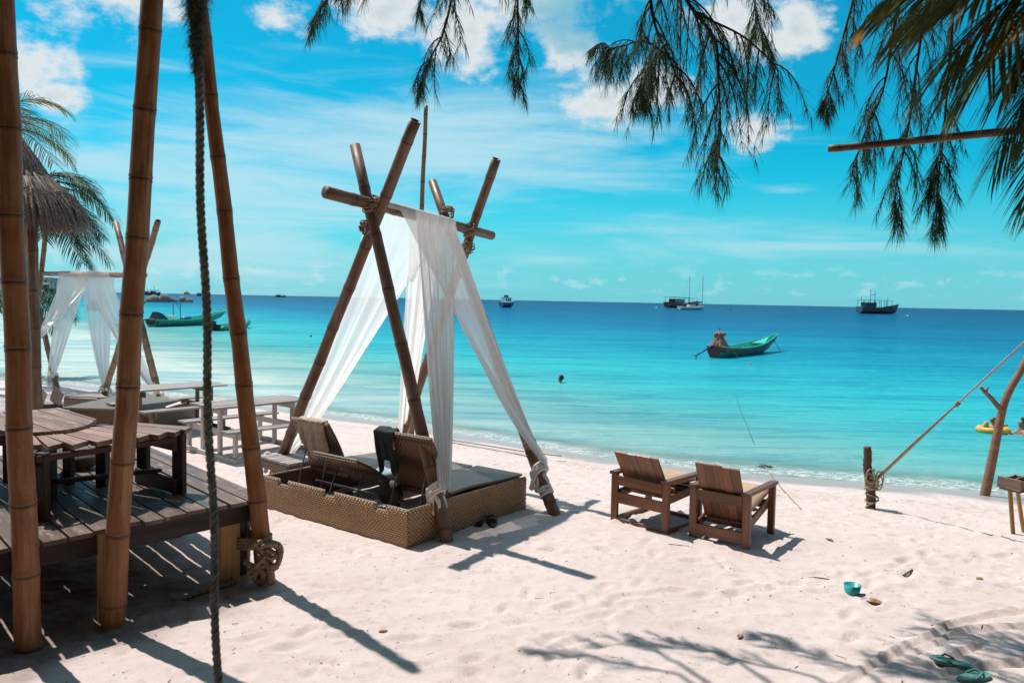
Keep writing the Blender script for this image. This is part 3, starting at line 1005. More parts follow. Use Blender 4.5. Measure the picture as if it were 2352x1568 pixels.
bamboo('post', Vector((pb.x, pb.y + .02, -.15)), Vector((pb.x, pb.y + .02, ZD - .05)), .062, .062, 31, deck, M_BAMBOO_D, first=.3, step=.6)
# short stump beside the middle pole
ps = P(236, 1432)
o = plank('timber_stump', Vector((ps.x, ps.y + .08, -.1)), Vector((ps.x, ps.y + .08, .66)), .13, .13, M_POST, None, up=(0, 1, 0), ch=.03)
tag(o, 'short round wooden stump standing close behind the middle bamboo pole', 'post')
# rope round the corner post and the foot of the pole
rk = thing('knotted_rope', 'thick hemp rope wound and knotted round the deck corner post', 'rope', (pb.x, pb.y, 0))
mid = Vector(((pb.x + p3b.x) / 2, (pb.y + p3b.y) / 2 + .01, .26))
mb = MB()
ax = Vector((p3b.x - pb.x, p3b.y - pb.y, 0)).normalized(); ay = Vector((-ax.y, ax.x, 0))
def loop(c, ra_, rb_, tilt, turns, dz, jit, r):
    pts = []
    for i in range(int(turns * 20) + 1):
        an = 2 * math.pi * i / 20
        pts.append(c + ax * math.cos(an) * ra_ + ay * math.sin(an) * rb_ + Vector((0, 0, tilt * math.cos(an) + dz * i / 20)))
    return pts
twisted(mb, loop(mid + ax * -.03, .19, .10, .02, 4.6, .026, 0, .016), .015, .06)
mb.build('winding', M_ROPE, rk, True)
mb = MB()
fr0 = PY(580, 1262, p3b.y - .14)
for pl in (
    [(585, 1250), (600, 1262), (612, 1285), (620, 1310), (618, 1335), (607, 1345)],
    [(545, 1330), (575, 1318), (598, 1300), (612, 1278), (606, 1256), (622, 1250), (640, 1262), (642, 1284), (628, 1300), (616, 1288)],
    [(600, 1300), (585, 1318), (574, 1325), (570, 1314), (584, 1302), (600, 1288), (618, 1268)],
    [(600, 1255), (622, 1248), (640, 1256), (645, 1275), (636, 1297), (620, 1300)], [(570, 1258), (590, 1246), (615, 1243), (640, 1250), (646, 1268), (630, 1280), (608, 1276)], [(596, 1272), (612, 1292), (630, 1306), (640, 1290), (632, 1270), (612, 1262)], [(560, 1290), (585, 1300), (604, 1316), (600, 1335), (584, 1330), (590, 1308), (612, 1296)]):
    yy = p3b.y - .15 + rnd.uniform(-.03, .05)
    twisted(mb, smooth_path([PY(x, y, yy + rnd.uniform(-.025, .025)) for x, y in pl]), .02, .08)
mb.build('knot', M_ROPE, rk, True)
mb = MB()
tail = [(548, 1332), (530, 1345), (505, 1352), (470, 1362), (430, 1372), (395, 1380)]
twisted(mb, smooth_path([PS(x, y, .018) for x, y in tail]), .02, .08)
mb.build('tail', M_ROPE_D, rk, True)

# ------------------------------------------------------------------ round table and curved bench on the deck
ZB = ZD + .55
def c2d(x, y):       # crop pixel to picture pixel
    return x * .1875, y * .1875 + 882
bench = thing('curved_bench', 'curved bench of fanned reddish boards with dark legs on the deck', 'bench', D3(1.2, .6, ZD))
quads = [((60, 690), (0, 760), (60, 800), (20, 690)), ((140, 590), (330, 600), (330, 752), (100, 760)), ((325, 602), (385, 592), (510, 738), (335, 750)), ((392, 590), (428, 582), (770, 718), (590, 765)), ((436, 582), (622, 570), (1085, 690), (890, 745)),
         ((645, 568), (822, 550), (1370, 672), (1190, 708)), ((842, 549), (1032, 535), (1625, 640), (1440, 685)), ((1050, 533), (1200, 518), (1850, 608), (1700, 655)),
         ((1222, 516), (1345, 502), (2050, 580), (1940, 625)), ((1362, 500), (1480, 488), (2238, 550), (2140, 592)), ((1500, 486), (1600, 464), (2345, 520), (2265, 560))]
for i, qd in enumerate(quads[1:]):
    pts = [PZ(*c2d(*k), ZB + .003 * (i % 2)) for k in qd]
    c = sum(pts, Vector()) / 4
    xd = (pts[2] + pts[3] - pts[0] - pts[1]).normalized()
    M = frame_x(c - xd, c + xd)
    Mi = M.inverted()
    mb = MB()
    loc = [Mi @ p for p in pts]
    ar = sum(loc[k].x * loc[(k + 1) % 4].y - loc[(k + 1) % 4].x * loc[k].y for k in range(4))
    if ar < 0: loc = loc[::-1]
    mb.prism(loc, .038)
    reg(bpy.data.objects.new('plank', mb.mesh('plank', M_TABLE)), bench, M)
def deckpt(x, y):
    return PZ(x, y, ZD)
LEGT = ZB - .04
def leg_at(x, y, wd=.085, par=None, name='leg', top=LEGT, m=None):
    p = deckpt(x, y)
    return plank(name, Vector((p.x, p.y, ZD)), Vector((p.x, p.y, top)), wd, .06, m or M_TABLE_LEG, par, up=(.3, 1, 0))
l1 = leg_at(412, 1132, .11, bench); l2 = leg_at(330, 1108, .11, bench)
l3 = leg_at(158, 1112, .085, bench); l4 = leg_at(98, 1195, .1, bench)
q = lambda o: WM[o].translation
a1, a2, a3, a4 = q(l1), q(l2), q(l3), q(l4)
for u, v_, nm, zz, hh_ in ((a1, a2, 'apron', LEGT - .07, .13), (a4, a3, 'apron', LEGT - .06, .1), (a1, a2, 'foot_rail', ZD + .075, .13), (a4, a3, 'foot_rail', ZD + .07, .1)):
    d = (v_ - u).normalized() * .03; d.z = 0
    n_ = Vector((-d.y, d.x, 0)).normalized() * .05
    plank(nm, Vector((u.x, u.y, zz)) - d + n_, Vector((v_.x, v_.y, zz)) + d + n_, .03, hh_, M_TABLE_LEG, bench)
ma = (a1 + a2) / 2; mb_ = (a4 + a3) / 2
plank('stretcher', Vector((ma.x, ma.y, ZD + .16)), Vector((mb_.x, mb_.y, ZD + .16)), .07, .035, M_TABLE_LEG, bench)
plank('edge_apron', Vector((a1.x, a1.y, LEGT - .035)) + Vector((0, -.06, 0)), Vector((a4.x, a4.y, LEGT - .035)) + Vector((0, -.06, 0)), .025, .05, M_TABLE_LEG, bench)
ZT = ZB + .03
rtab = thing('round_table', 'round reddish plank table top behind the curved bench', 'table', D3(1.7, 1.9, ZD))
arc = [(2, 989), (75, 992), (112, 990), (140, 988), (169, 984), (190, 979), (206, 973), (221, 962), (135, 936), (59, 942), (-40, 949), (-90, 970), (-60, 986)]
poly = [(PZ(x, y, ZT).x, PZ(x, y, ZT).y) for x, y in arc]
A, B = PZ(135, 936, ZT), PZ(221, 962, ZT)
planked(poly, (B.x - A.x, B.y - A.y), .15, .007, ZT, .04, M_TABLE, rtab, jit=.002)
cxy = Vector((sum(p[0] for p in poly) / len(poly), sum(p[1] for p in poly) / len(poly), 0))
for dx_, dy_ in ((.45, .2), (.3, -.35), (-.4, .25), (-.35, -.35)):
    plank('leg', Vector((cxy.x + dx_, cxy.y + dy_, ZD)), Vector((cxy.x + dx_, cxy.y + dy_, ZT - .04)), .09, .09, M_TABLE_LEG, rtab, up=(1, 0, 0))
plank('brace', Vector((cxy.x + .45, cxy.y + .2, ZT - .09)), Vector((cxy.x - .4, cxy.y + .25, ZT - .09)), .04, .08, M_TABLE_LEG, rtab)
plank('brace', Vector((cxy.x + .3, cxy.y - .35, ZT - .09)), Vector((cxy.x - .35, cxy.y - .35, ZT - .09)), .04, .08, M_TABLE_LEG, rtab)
# small stool block on the deck
sp = deckpt(150, 1092)
o = MB()
o.ell((sp.x, sp.y + .3, ZD + .09), (.15, .15, .09), 14, 8)
o = o.build('wooden_block', M_BROWNW, None, True)
tag(o, 'low rounded wooden block on the deck behind a bench leg', 'block')

# ------------------------------------------------------------------ big bamboo tent with curtains
def curtain(name, parent, T0, T1, tie, spread, seed, sag=.25, pleats=7, amp=.05, nu=64, nv=48, mid=None, lift=0.0):
    """cloth from the beam segment T0..T1 gathered at tie"""
    rr = random.Random(seed)
    mb = MB()
    ph = [rr.uniform(0, 6.28) for _ in range(5)]
    fr = [pleats * rr.uniform(.7, 1.3) for _ in range(3)]
    bd = (T1 - T0).normalized()
    down = Vector((0, 0, -1))
    for j in range(nv + 1):
        v_ = j / nv
        for i in range(nu + 1):
            u = i / nu
            T = T0.lerp(T1, u)
            g = v_ ** 1.15
            B_ = tie + spread * (u - .5)
            p = T.lerp(B_, v_)
            # narrowing towards the tie follows a curve so the cloth hangs full
            hang = 4 * v_ * (1 - v_)
            p += down * sag * hang * (.35 + .65 * (1 - abs(2 * u - 1)))
            if mid is not None: p += mid * hang * (.3 + .7 * u)
            nrm = (tie - T).cross(bd).normalized()
            a = amp * (.25 + 1.0 * v_) * (1 - .62 * v_ * v_)
            w_ = math.sin(u * fr[0] * 6.28 + ph[0] + 1.1 * math.sin(u * 3 + ph[3])) + .55 * math.sin(u * fr[1] * 2.3 * 6.28 + ph[1] + v_ * .8) + .3 * math.sin(u * fr[2] * 5 * 6.28 + ph[2])
            p += nrm * (a * w_ * min(1, v_ * 5 + .12) + lift)
            mb.v.append(tuple(p))
    n = nu + 1
    for j in range(nv):
        for i in range(nu):
            k = j * n + i
            mb.f.append((k, k + 1, k + n + 1, k + n)); mb.mi.append(0)
    return mb.build(name, M_CLOTH, parent, True)
def tie_knot(parent, c, axis, r, seed, n=4):
    rr = random.Random(seed)
    mb = MB()
    for k in range(n):
        mb.tube(helix(c + axis * (k - n / 2) * .028, axis, r + .012 + rr.uniform(0, .008), 1.05, .02, 14, jit=.6, seed=seed + k, tilt=.5), [.02] * 15, 7)
    e = c + Vector((rr.uniform(-.05, .05), -.03, 0))
    for k in range(4):    # loose ends
        d = Vector((rr.uniform(-1, 1), rr.uniform(-.6, .2), rr.uniform(-1.2, .4))).normalized()
        pts = [e + axis.orthogonal().normalized() * 0, e + d * (r + .05), e + d * (r + .08) + Vector((0, 0, -.09))]
        mb.tube(smooth_path(pts, 4), [.022, .03, .034, .032, .03, .028, .03, .034, .012][:9], 6)
    return mb.build('curtain_tie', M_TIE, parent, True)
def drape_over(parent, p0, p1, r, seed):
    mb = MB()
    ax_ = (p1 - p0).normalized(); sd = ax_.cross(Vector((0, 0, 1))).normalized(); up_ = sd.cross(ax_)
    nu, nv = 40, 12
    rr = random.Random(seed)
    for i in range(nu + 1):
        c = p0.lerp(p1, i / nu)
        rj = r + .008 + rr.uniform(0, .006) + .003 * math.sin(i * 1.7)
        for j in range(nv + 1):
            a = math.pi * (j / nv) * 1.1 - math.pi * .05
            mb.v.append(tuple(c + sd * math.cos(a) * rj + up_ * math.sin(a) * rj))
    for i in range(nu):
        for j in range(nv):
            k = i * (nv + 1) + j
            mb.f.append((k, k + 1, k + nv + 2, k + nv + 1)); mb.mi.append(0)
    return mb.build('curtain_fold', M_CLOTH, parent, True)

GA, GB, GC, GD = P(1027, 1240), P(620, 1098), P(1272, 1178), P(900, 1052)
zU = Vector((0, 0, 1))
n1 = (GB - GA).cross(zU); n2 = (GD - GC).cross(zU)
A_t, B_t = onplane(815, 335, GA, n1), onplane(947, 274, GA, n1)
C_t, D_t = onplane(993, 418, GC, n2), onplane(1133, 362, GC, n2)
X1, X2 = onplane(852, 468, GA, n1), onplane(1078, 527, GC, n2)
bd = (X2 - X1).normalized()
off = bd * .09
tent = thing('bamboo_tent', 'large bamboo A-frame tent with white sheer curtains over the wicker daybed', 'tent', ((GA.x + GC.x + GB.x + GD.x) / 4, (GA.y + GB.y + GC.y + GD.y) / 4, 0))
def leg_ext(g, t_, x):
    return g - (t_ - g).normalized() * x
bamboo('leg', leg_ext(GA, A_t, .25), A_t, .070, .060, 11, tent, M_BAMBOO_G, first=.4, step=.62)
bamboo('leg', leg_ext(GB, B_t, .2) + off * .6, B_t + off * .6, .072, .062, 12, tent, M_BAMBOO_G, first=.4, step=.6)
bamboo('leg', leg_ext(GC, C_t, .2), C_t, .070, .060, 13, tent, M_BAMBOO_G, first=.4, step=.6)
bamboo('leg', leg_ext(GD, D_t, .2) + off * .7, D_t + off * .7, .070, .058, 14, tent, M_BAMBOO_G, first=.4, step=.55)
def ray_line(x, y, p0, d):       # point of the line p0+t*d seen nearest pixel x
    best = None
    for i in range(-300, 600):
        p = p0 + d * (i * .01)
        v = np.array(p) - C0
        xx = PW / 2 + FPX * (v @ cR) / (v @ cF)
        if best is None or abs(xx - x) < best[0]: best = (abs(xx - x), p)
    return best[1]
beam0, beam1 = ray_line(748, 455, X1, bd), ray_line(1129, 540, X1, bd)
bamboo('beam', beam0, beam1, .068, .060, 15, tent, M_BAMBOO_G, first=.3, step=.75)
def lash(c, seed, par=tent, r=.09, tr=.0075, n=3):
    rr = random.Random(seed)
    mb = MB()
    for k in range(n):
        axv = Vector((rr.uniform(-.5, .5), rr.uniform(-.4, .4), 1)).normalized() if k % 2 else (bd + Vector((0, 0, rr.uniform(-.8, .8)))).normalized()
        mb.tube(helix(c + Vector((rr.uniform(-.02, .02), rr.uniform(-.02, .02), rr.uniform(-.04, .04))), axv, r * rr.uniform(.92, 1.08), 4, .016, 16, jit=.35, seed=seed + k, tilt=.2), tr, 5)
    return mb.build('lashing', M_ROPE, par, True)
lash(X1, 1, r=.092); lash(onplane(846, 522, GA, n1), 2, r=.088)
lash(X2, 3, r=.09); lash(onplane(1072, 566, GC, n2), 4, r=.088); lash(onplane(1028, 488, GC, n2), 6, r=.08)
coil('lashing', GC.lerp(C_t, .055), C_t - GC, .078, 5, .022, .010, M_TIE, tent, seed=5, tilt=.05)
coil('lashing', onplane(1218, 1022, GC, n2), C_t - GC, .078, 5, .018, .007, M_ROPE, tent, seed=7, tilt=.05)
# cloth
rb_ = .068
c0, c1 = ray_line(905, 0, X1, bd), ray_line(1034, 0, X1, bd)
cL = ray_line(866, 0, X1, bd)
sideN = bd.cross(Vector((0, 0, 1))).normalized()            # towards the right/near side
if sideN.x < 0: sideN = -sideN
tieA = onplane(1006, 1120, GA, n1) + sideN * .06
tieB = onplane(640, 1052, GA, n1) + bd * .1
tieC = onplane(1248, 1068, GC, n2) + sideN * .05
tieD = onplane(918, 1000, GC, n2) + bd * .08
top = Vector((0, 0, .03))
curtain('curtain', tent, c0.lerp(c1, .25) + sideN * rb_ + top, c1 + sideN * rb_ + top, tieA, (c1 - c0).normalized() * .16, 1, sag=.10, pleats=5, amp=.045, lift=.03)
curtain('curtain', tent, c0 + sideN * (rb_ + .004) + top, c1 + sideN * (rb_ + .004) + top, tieC, Vector((0, 0, -.14)) + (c0 - c1).normalized() * -.05, 2, sag=.34, pleats=3.2, amp=.035)
curtain('curtain', tent, c1 - sideN * rb_ + top, cL - sideN * rb_ + top, tieB, Vector((-.06, .05, .10)), 3, sag=.26, pleats=5, amp=.05)
curtain('curtain', tent, c0.lerp(c1, .35) - sideN * rb_ + top, c1 - sideN * rb_ + top, tieD, (c1 - c0).normalized() * .22, 4, sag=.12, pleats=4, amp=.05)
drape_over(tent, cL, c1, .068, 3)
for g, t_, tk, sd_ in ((GA, A_t, tieA, 21), (GB, B_t, tieB, 22), (GC, C_t, tieC, 23), (GD, D_t, tieD, 24)):
    ax_ = (t_ - g).normalized()
    c = g + ax_ * (tk - g).dot(ax_)
    tie_knot(tent, c, ax_, .072, sd_)
# free standing thin pole behind the tent
pt = P(944, 1000)
o = bamboo('bamboo_pole', pt - Vector((0, 0, .2)), PY(979, 243, pt.y + .1), .055, .038, 41, None, M_BAMBOO_T, first=.3, step=.42)
tag(o, 'tall thin bamboo pole standing upright behind the big curtained tent', 'bamboo pole')
# ------------------------------------------------------------------ wicker daybed
N0, L0, R0 = P(936, 1256), P(605, 1162), P(1212, 1165)
ea = Vector((L0.x - N0.x, L0.y - N0.y, 0)); LA_ = ea.length; ea.normalize()
eb = Vector((-ea.y, ea.x, 0))
if eb.dot(R0 - N0) < 0: eb = -eb
LB_ = (R0 - N0).dot(eb)
HB = .35
def BD(a, b, z):
    return Vector((N0.x, N0.y, 0)) + ea * a + eb * b + Vector((0, 0, z))
bed = thing('wicker_daybed', 'triple wicker daybed under the big tent, its adjustable backrests raised', 'daybed', BD(LA_ / 2, LB_ / 2, 0))
def panelobj(name, p0, p1, prof, th, mat_, parent):
    x = (p1 - p0).normalized(); z = Vector((0, 0, 1)); y = z.cross(x)
    M = Matrix((x, y, z)).transposed().to_4x4(); M.translation = p0
    mb = MB(); n = len(prof)
    v = [(a, 0, b) for a, b in prof] + [(a, th, b) for a, b in prof]
    mb.add(v, [tuple(range(n)), tuple(range(2 * n - 1, n - 1, -1))] + [(i, i + n, (i + 1) % n + n, (i + 1) % n) for i in range(n)])
    return reg(bpy.data.objects.new(name, mb.mesh(name, mat_)), parent, M)
def rim_line(pts, r, parent, name='woven_rim'):
    mb = MB()
    twisted(mb, pts, r, .05, 5, 2)
    return mb.build(name, M_WICKE, parent, True)
nt_c = [.165, .508, .843]; nw = .085; nd = .055
prof = [(0, -.08), (0, HB)]
rimp = [BD(0, .015, HB)]
for c in nt_c:
    a0, a1_ = c * LA_ - nw, c * LA_ + nw
    prof += [(a0, HB), (a0, HB - nd), (a1_, HB - nd), (a1_, HB)]
    rimp += [BD(a0, .015, HB), BD(a0, .015, HB - nd), BD(a1_, .015, HB - nd), BD(a1_, .015, HB)]
prof += [(LA_, HB), (LA_, -.08)]
rimp += [BD(LA_, .015, HB)]
# front panel: profile runs along ea; thickness inwards
x_ = ea; z_ = Vector((0, 0, 1)); y_ = z_.cross(x_)
sgn = 1 if y_.dot(eb) > 0 else -1
fp = panelobj('front_panel', BD(0, 0, 0), BD(LA_, 0, 0), prof, .035 * sgn, M_WICK, bed)
rim_line(rimp, .013, fp)
def weave(parent, L_, H_, z0, side, cuts=(), cw=.046, rh=.022, am=.008):
    """woven relief on a panel's outer face, in the panel's own axes"""
    nu, nv = int(L_ / cw * 6), int(H_ / rh * 4)
    uu, vv = np.meshgrid(np.linspace(0.004, L_ - .004, nu), np.linspace(z0, z0 + H_, nv))
    row = np.floor(vv / rh); ph = (np.abs(row) % 2) * .5
    hgt = (.55 + .45 * np.sin(2 * math.pi * (uu / cw + ph))) * np.abs(np.sin(math.pi * vv / rh))
    hgt = hgt * (1 + .5 * vnoise(uu * 60, vv * 90, 3)) + .5 * vnoise(uu * 4, vv * 6, 4) + .4 * vnoise(uu * 90, row, 6)
    yy = -side * (.002 + am * hgt)
    v_ = np.stack([uu.ravel(), yy.ravel(), vv.ravel()], 1)
    q = (np.arange(nv - 1)[:, None] * nu + np.arange(nu - 1)[None, :]).ravel()
    f_ = np.stack([q, q + 1, q + nu + 1, q + nu], 1)
    keep = np.ones(len(f_), bool)
    for (x0, x1, zc) in cuts:
        xx, zz = v_[f_, 0].mean(1), v_[f_, 2].mean(1)
        keep &= ~((xx > x0) & (xx < x1) & (zz > zc))
    me_ = bpy.data.meshes.new('weave'); me_.from_pydata(v_.tolist(), [], f_[keep].tolist()); me_.materials.append(parent.data.materials[0])
    me_.polygons.foreach_set('use_smooth', [True] * len(me_.polygons))
    o_ = bpy.data.objects.new('weave', me_); o_['kind'] = 'stuff'
    return reg(o_, parent, WM[parent])
weave(fp, LA_, HB + .08, -.08, sgn, [(c * LA_ - nw - .004, c * LA_ + nw + .004, HB - nd) for c in nt_c])
sp_ = panelobj('side_panel', BD(.0, LB_, 0), BD(.0, .037, 0), [(0, -.08), (0, HB), (LB_ - .037, HB), (LB_ - .037, -.08)], .035 * (1 if z_.cross(-eb).dot(ea) > 0 else -1), M_WICK, bed)
rim_line([BD(.015, 0, HB), BD(.015, LB_, HB)], .011, sp_)
weave(sp_, LB_ - .01, HB + .08, -.08, (1 if z_.cross(-eb).dot(ea) > 0 else -1))
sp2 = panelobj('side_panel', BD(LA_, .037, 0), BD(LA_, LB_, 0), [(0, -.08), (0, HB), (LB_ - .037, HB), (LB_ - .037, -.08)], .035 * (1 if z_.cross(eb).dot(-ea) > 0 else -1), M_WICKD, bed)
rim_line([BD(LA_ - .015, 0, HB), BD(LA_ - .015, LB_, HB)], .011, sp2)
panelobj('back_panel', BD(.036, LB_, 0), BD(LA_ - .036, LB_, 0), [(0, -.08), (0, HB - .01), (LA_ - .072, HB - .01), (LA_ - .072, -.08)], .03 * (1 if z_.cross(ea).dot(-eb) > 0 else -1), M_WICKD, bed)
HING = .66
wl = LA_ / 3
def slab(name, p00, u, v, nu, nv, th, mat_, parent, dispf=None):
    """woven slab spanned by u and v from p00; local axes along u, v"""
    x = u.normalized(); nrm = x.cross(v).normalized(); y = nrm.cross(x)
    M = Matrix((x, y, nrm)).transposed().to_4x4(); M.translation = p00
    mb = MB()
    for side in (0, 1):
        for j in range(nv + 1):
            for i in range(nu + 1):
                a, b_ = i / nu, j / nv
                d = dispf(a, b_) if dispf else 0
                mb.v.append((a * u.length, b_ * v.length, d - th * side))
    n = nu + 1; o_ = n * (nv + 1)
    for j in range(nv):
        for i in range(nu):
            k = j * n + i
            mb.f += [(k, k + 1, k + n + 1, k + n), (o_ + k, o_ + k + n, o_ + k + n + 1, o_ + k + 1)]
    for i in range(nu):
        k = nv * n + i
        mb.f += [(i, o_ + i, o_ + i + 1, i + 1), (k, k + 1, o_ + k + 1, o_ + k)]
    for j in range(nv):
        k = j * n; e = j * n + nu
        mb.f += [(k, k + n, o_ + k + n, o_ + k), (e, o_ + e, o_ + e + n, e + n)]
    mb.mi = [0] * len(mb.f)
    return reg(bpy.data.objects.new(name, mb.mesh(name, mat_, False)), parent, M)
BACKS = []
for k, (th, ln) in enumerate(((67, .72), (33, .70), (64, .72))):
    a0, a1_ = wl * k + .045, wl * (k + 1) - .03
    if k == 0: a0 = .05
    if k == 2: a1_ = LA_ - .06
    u = BD(a1_, 0, 0) - BD(a0, 0, 0)
    hz_ = HB - .01
    v = -eb * math.cos(R(th)) * ln + Vector((0, 0, math.sin(R(th)) * ln))
    p00 = BD(a0, HING, hz_)
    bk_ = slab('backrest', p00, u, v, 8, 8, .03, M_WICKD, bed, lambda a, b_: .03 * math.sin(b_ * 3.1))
    BACKS.append((p00, u, v, bk_))
    e_ = [p00 + u * i / 6 + v for i in range(7)]
    rim_line([p for p in e_], .012, bk_)
    # folding struts under the raised backrest
    for f_ in (.2, .8):
        mb = MB()
        q0 = p00 + u * f_ + v * .62
        q1 = BD(a0 + (a1_ - a0) * f_, .10 if th < 40 else .3, .10)
        mb.tube([q0 - Vector((0, 0, .035)), q1], .009, 6)
        mb.build('strut', M_METAL, bk_, True)
    lenb = LB_ - HING - .03
    amp_ = (.02, .05, .02)[k]
    slab('seat_mat', BD(a0, HING + .02, HB + .005), u, eb * lenb, 6, 22, .025, M_WICKT, bed, lambda a, b_, k=k, amp_=amp_: amp_ * (-math.sin(b_ * 6.0) * .6 + max(0, b_ - .75) * (2.0 if k == 0 else 1.2)) - .02)
for b_ in (.30, HING):
    mb = MB(); mb.tube([BD(.05, b_, .20), BD(LA_ - .05, b_, .20)], .014, 6); mb.build('inner_tube', M_METAL, bed, True)
for k in (1, 2):
    panelobj('divider', BD(wl * k, .05, 0), BD(wl * k, HING, 0), [(0, -.05), (0, .18), (HING - .05, .18), (HING - .05, -.05)], .02, M_WICKD, bed)

# bottles standing in the daybed's box
def bottle(loc, col, lab, hgt=.26):
    mb = MB()
    pr = [(0, .036), (.005, .038), (.55 * hgt, .038), (.68 * hgt, .022), (.76 * hgt, .014), (.95 * hgt, .014)]
    mb.tube([loc + Vector((0, 0, z)) for z, r in pr], [r for z, r in pr], 12)
    o = mb.build('bottle', col, None, True)
    tag(o, lab, 'bottle', 'bottles in the daybed box')
    mb = MB(); mb.tube([loc + Vector((0, 0, z)) for z in (.95 * hgt, hgt)], .0165, 10); mb.build('cap', M_WHITE, o, True)
    return o
BOTG = plain('green bottle', (.01, .12, .05), .15); BOTD = plain('dark bottle', (.012, .01, .01), .15)
for a, b_, c, l in ((2.12, .12, BOTD, 'dark bottle with white cap, leftmost in the daybed box corner'), (2.05, .20, BOTD, 'dark bottle with white cap, between the leftmost and the green bottle'), (1.95, .14, BOTG, 'green bottle with white cap in the daybed box'),
                    (1.18, .16, BOTD, 'dark bottle with white cap below the low middle backrest, left of the pair'), (1.09, .15, BOTD, 'dark bottle with white cap below the low middle backrest, right of the pair'),
                    (.55, .22, BOTD, 'left dark bottle of three below the upright right backrest'), (.46, .18, BOTD, 'middle dark bottle of three below the upright right backrest'), (.37, .24, BOTD, 'right dark bottle of three below the upright right backrest')):
    bottle(BD(a, b_, .0), c, l)
# cloth draped over a backrest
def hung(name, label, cat, back, u0, u1, front, rear, mat_, seed, hem=None, off=.014):
    p00, u, v, _ = back
    nrm = u.cross(v).normalized()
    if nrm.dot(eb) > 0: nrm = -nrm           # rear face, towards the camera
    vd = v.normalized(); ud = u.normalized()
    rr = random.Random(seed); ph = [rr.uniform(0, 6) for _ in range(5)]
    nu, nv = 26, 26
    mb = MB()
    top_ = p00 + v
    for j in range(nv + 1):
        t_ = j / nv
        for i in range(nu + 1):
            s_ = i / nu
            hm = hem(s_) if hem else 1.0
            dd = -front + (front + rear * hm) * t_
            w_ = math.sin(s_ * 17 + ph[0]) + .6 * math.sin(s_ * 31 + ph[1])
            base = top_ + u * (u0 + (u1 - u0) * s_ + .02 * math.sin(t_ * 5 + ph[2]))
            if dd < 0:
                p = base + vd * (dd) - nrm * (off + .03)
            else:
                sl = max(0, dd)
                p = base + Vector((0, 0, -1)) * sl * .45 - vd * sl * .55 + nrm * (off + .008 + .014 * (1 + w_) * min(1, sl * 5))
            if abs(dd) < .05: p = p + vd * (.02 * (1 - abs(dd) / .05) + .006)
            mb.v.append(tuple(p))
    n = nu + 1
    for j in range(nv):
        for i in range(nu):
            k = j * n + i
            mb.f.append((k, k + 1, k + n + 1, k + n)); mb.mi.append(0)
    o = mb.build(name, mat_, None, True)
    sol = o.modifiers.new('thickness', 'SOLIDIFY'); sol.thickness = .006
    return tag(o, label, cat)
hung('towel', 'beige towel draped over the left raised backrest of the daybed', 'towel', BACKS[2], .12, .80, .12, .46, M_BEIGE, 5, lambda s_: .72 + .28 * math.sin(s_ * 3.1) if s_ < .85 else .62)
sh = hung('shirt', 'dark green shirt hung over the corner of the right raised backrest', 'shirt', BACKS[0], .74, 1.16, .10, .40, M_DARKCLOTH, 9, lambda s_: .75 + .45 * math.sin(s_ * 4.2 + .6) ** 2, .03)
mb = MB(); p00, u, v, _ = BACKS[0]
c = p00 + v * .80 + u * .76 - eb * .07
mb.box(c, (.018, .008, .09)); mb.build('tag', M_ORANGE, sh)
def crumple(name, label, cat, c, r, mat_, seed, flat=.6):
    mb = MB(); mb.ell(c, (r[0], r[1], r[2]), 36, 22)
    rr = random.Random(seed); ph = [rr.uniform(0, 6) for _ in range(8)]
    c = Vector(c); v2 = []
    for p in mb.v:
        d = Vector(p) - c
        k = 1 + .12 * math.sin(d.x * 26 + d.y * 17 + ph[0]) + .08 * math.sin(d.y * 37 - d.z * 23 + ph[1]) + .05 * math.sin(d.x * 50 + d.z * 30 + ph[2])
        q = c + d * k
        q.z = max(q.z, c.z - r[2] * flat)
        v2.append(tuple(q))
    mb.v = v2
    return tag(mb.build(name, mat_, None, True), label, cat)
crumple('blue_cloth', 'crumpled pale blue cloth lying on the daybed seat', 'cloth', BD(wl * 1.0 + .10, HING + .06, HB + .11), (.22, .17, .12), M_BLUECL, 3)
crumple('beach_bag', 'grey brown bag slumped between the daybed backrests', 'bag', BD(wl * 1.0 + .05, HING - .10, HB - .06), (.14, .10, .13), M_BROWNBAG, 4, .9)
# sandals
for i, (x, y, an, lab) in enumerate(((1097, 1199, 1.9, 'black sandal in the tent shadow, the one nearer the daybed'), (1130, 1203, 1.6, 'black sandal in the tent shadow, the one farther from the daybed'))):
    c = PS(x, y, -.002)
    Mr = Matrix.Rotation(an, 4, 'Z'); Mr.translation = c
    st_ = thing('sandal', lab, 'sandal', c, 'pair of black sandals')
    mb = MB(); n = 18
    poly = []
    for k in range(n):
        a = 2 * math.pi * k / n
        poly.append(Mr @ Vector((math.cos(a) * .14, math.sin(a) * (.052 + .012 * math.cos(a)), .03)))
    mb.prism(poly, .03); mb.build('sole', M_BLACK, st_)
    mb = MB()
    for off_ in (.02, .06):
        pts = [Mr @ Vector((off_ + .01, math.cos(a) * .058, .03 + math.sin(a) * .05)) for a in np.linspace(0, math.pi, 9)]
        for j in range(8):
            a_, b2 = pts[j], pts[j + 1]
            dxv = Mr.to_3x3() @ Vector((.018, 0, 0))
            mb.add([a_ - dxv, a_ + dxv, b2 + dxv, b2 - dxv], [(0, 1, 2, 3)])
    o = mb.build('strap', M_BLACK, st_)
    o.modifiers.new('thickness', 'SOLIDIFY').thickness = .006

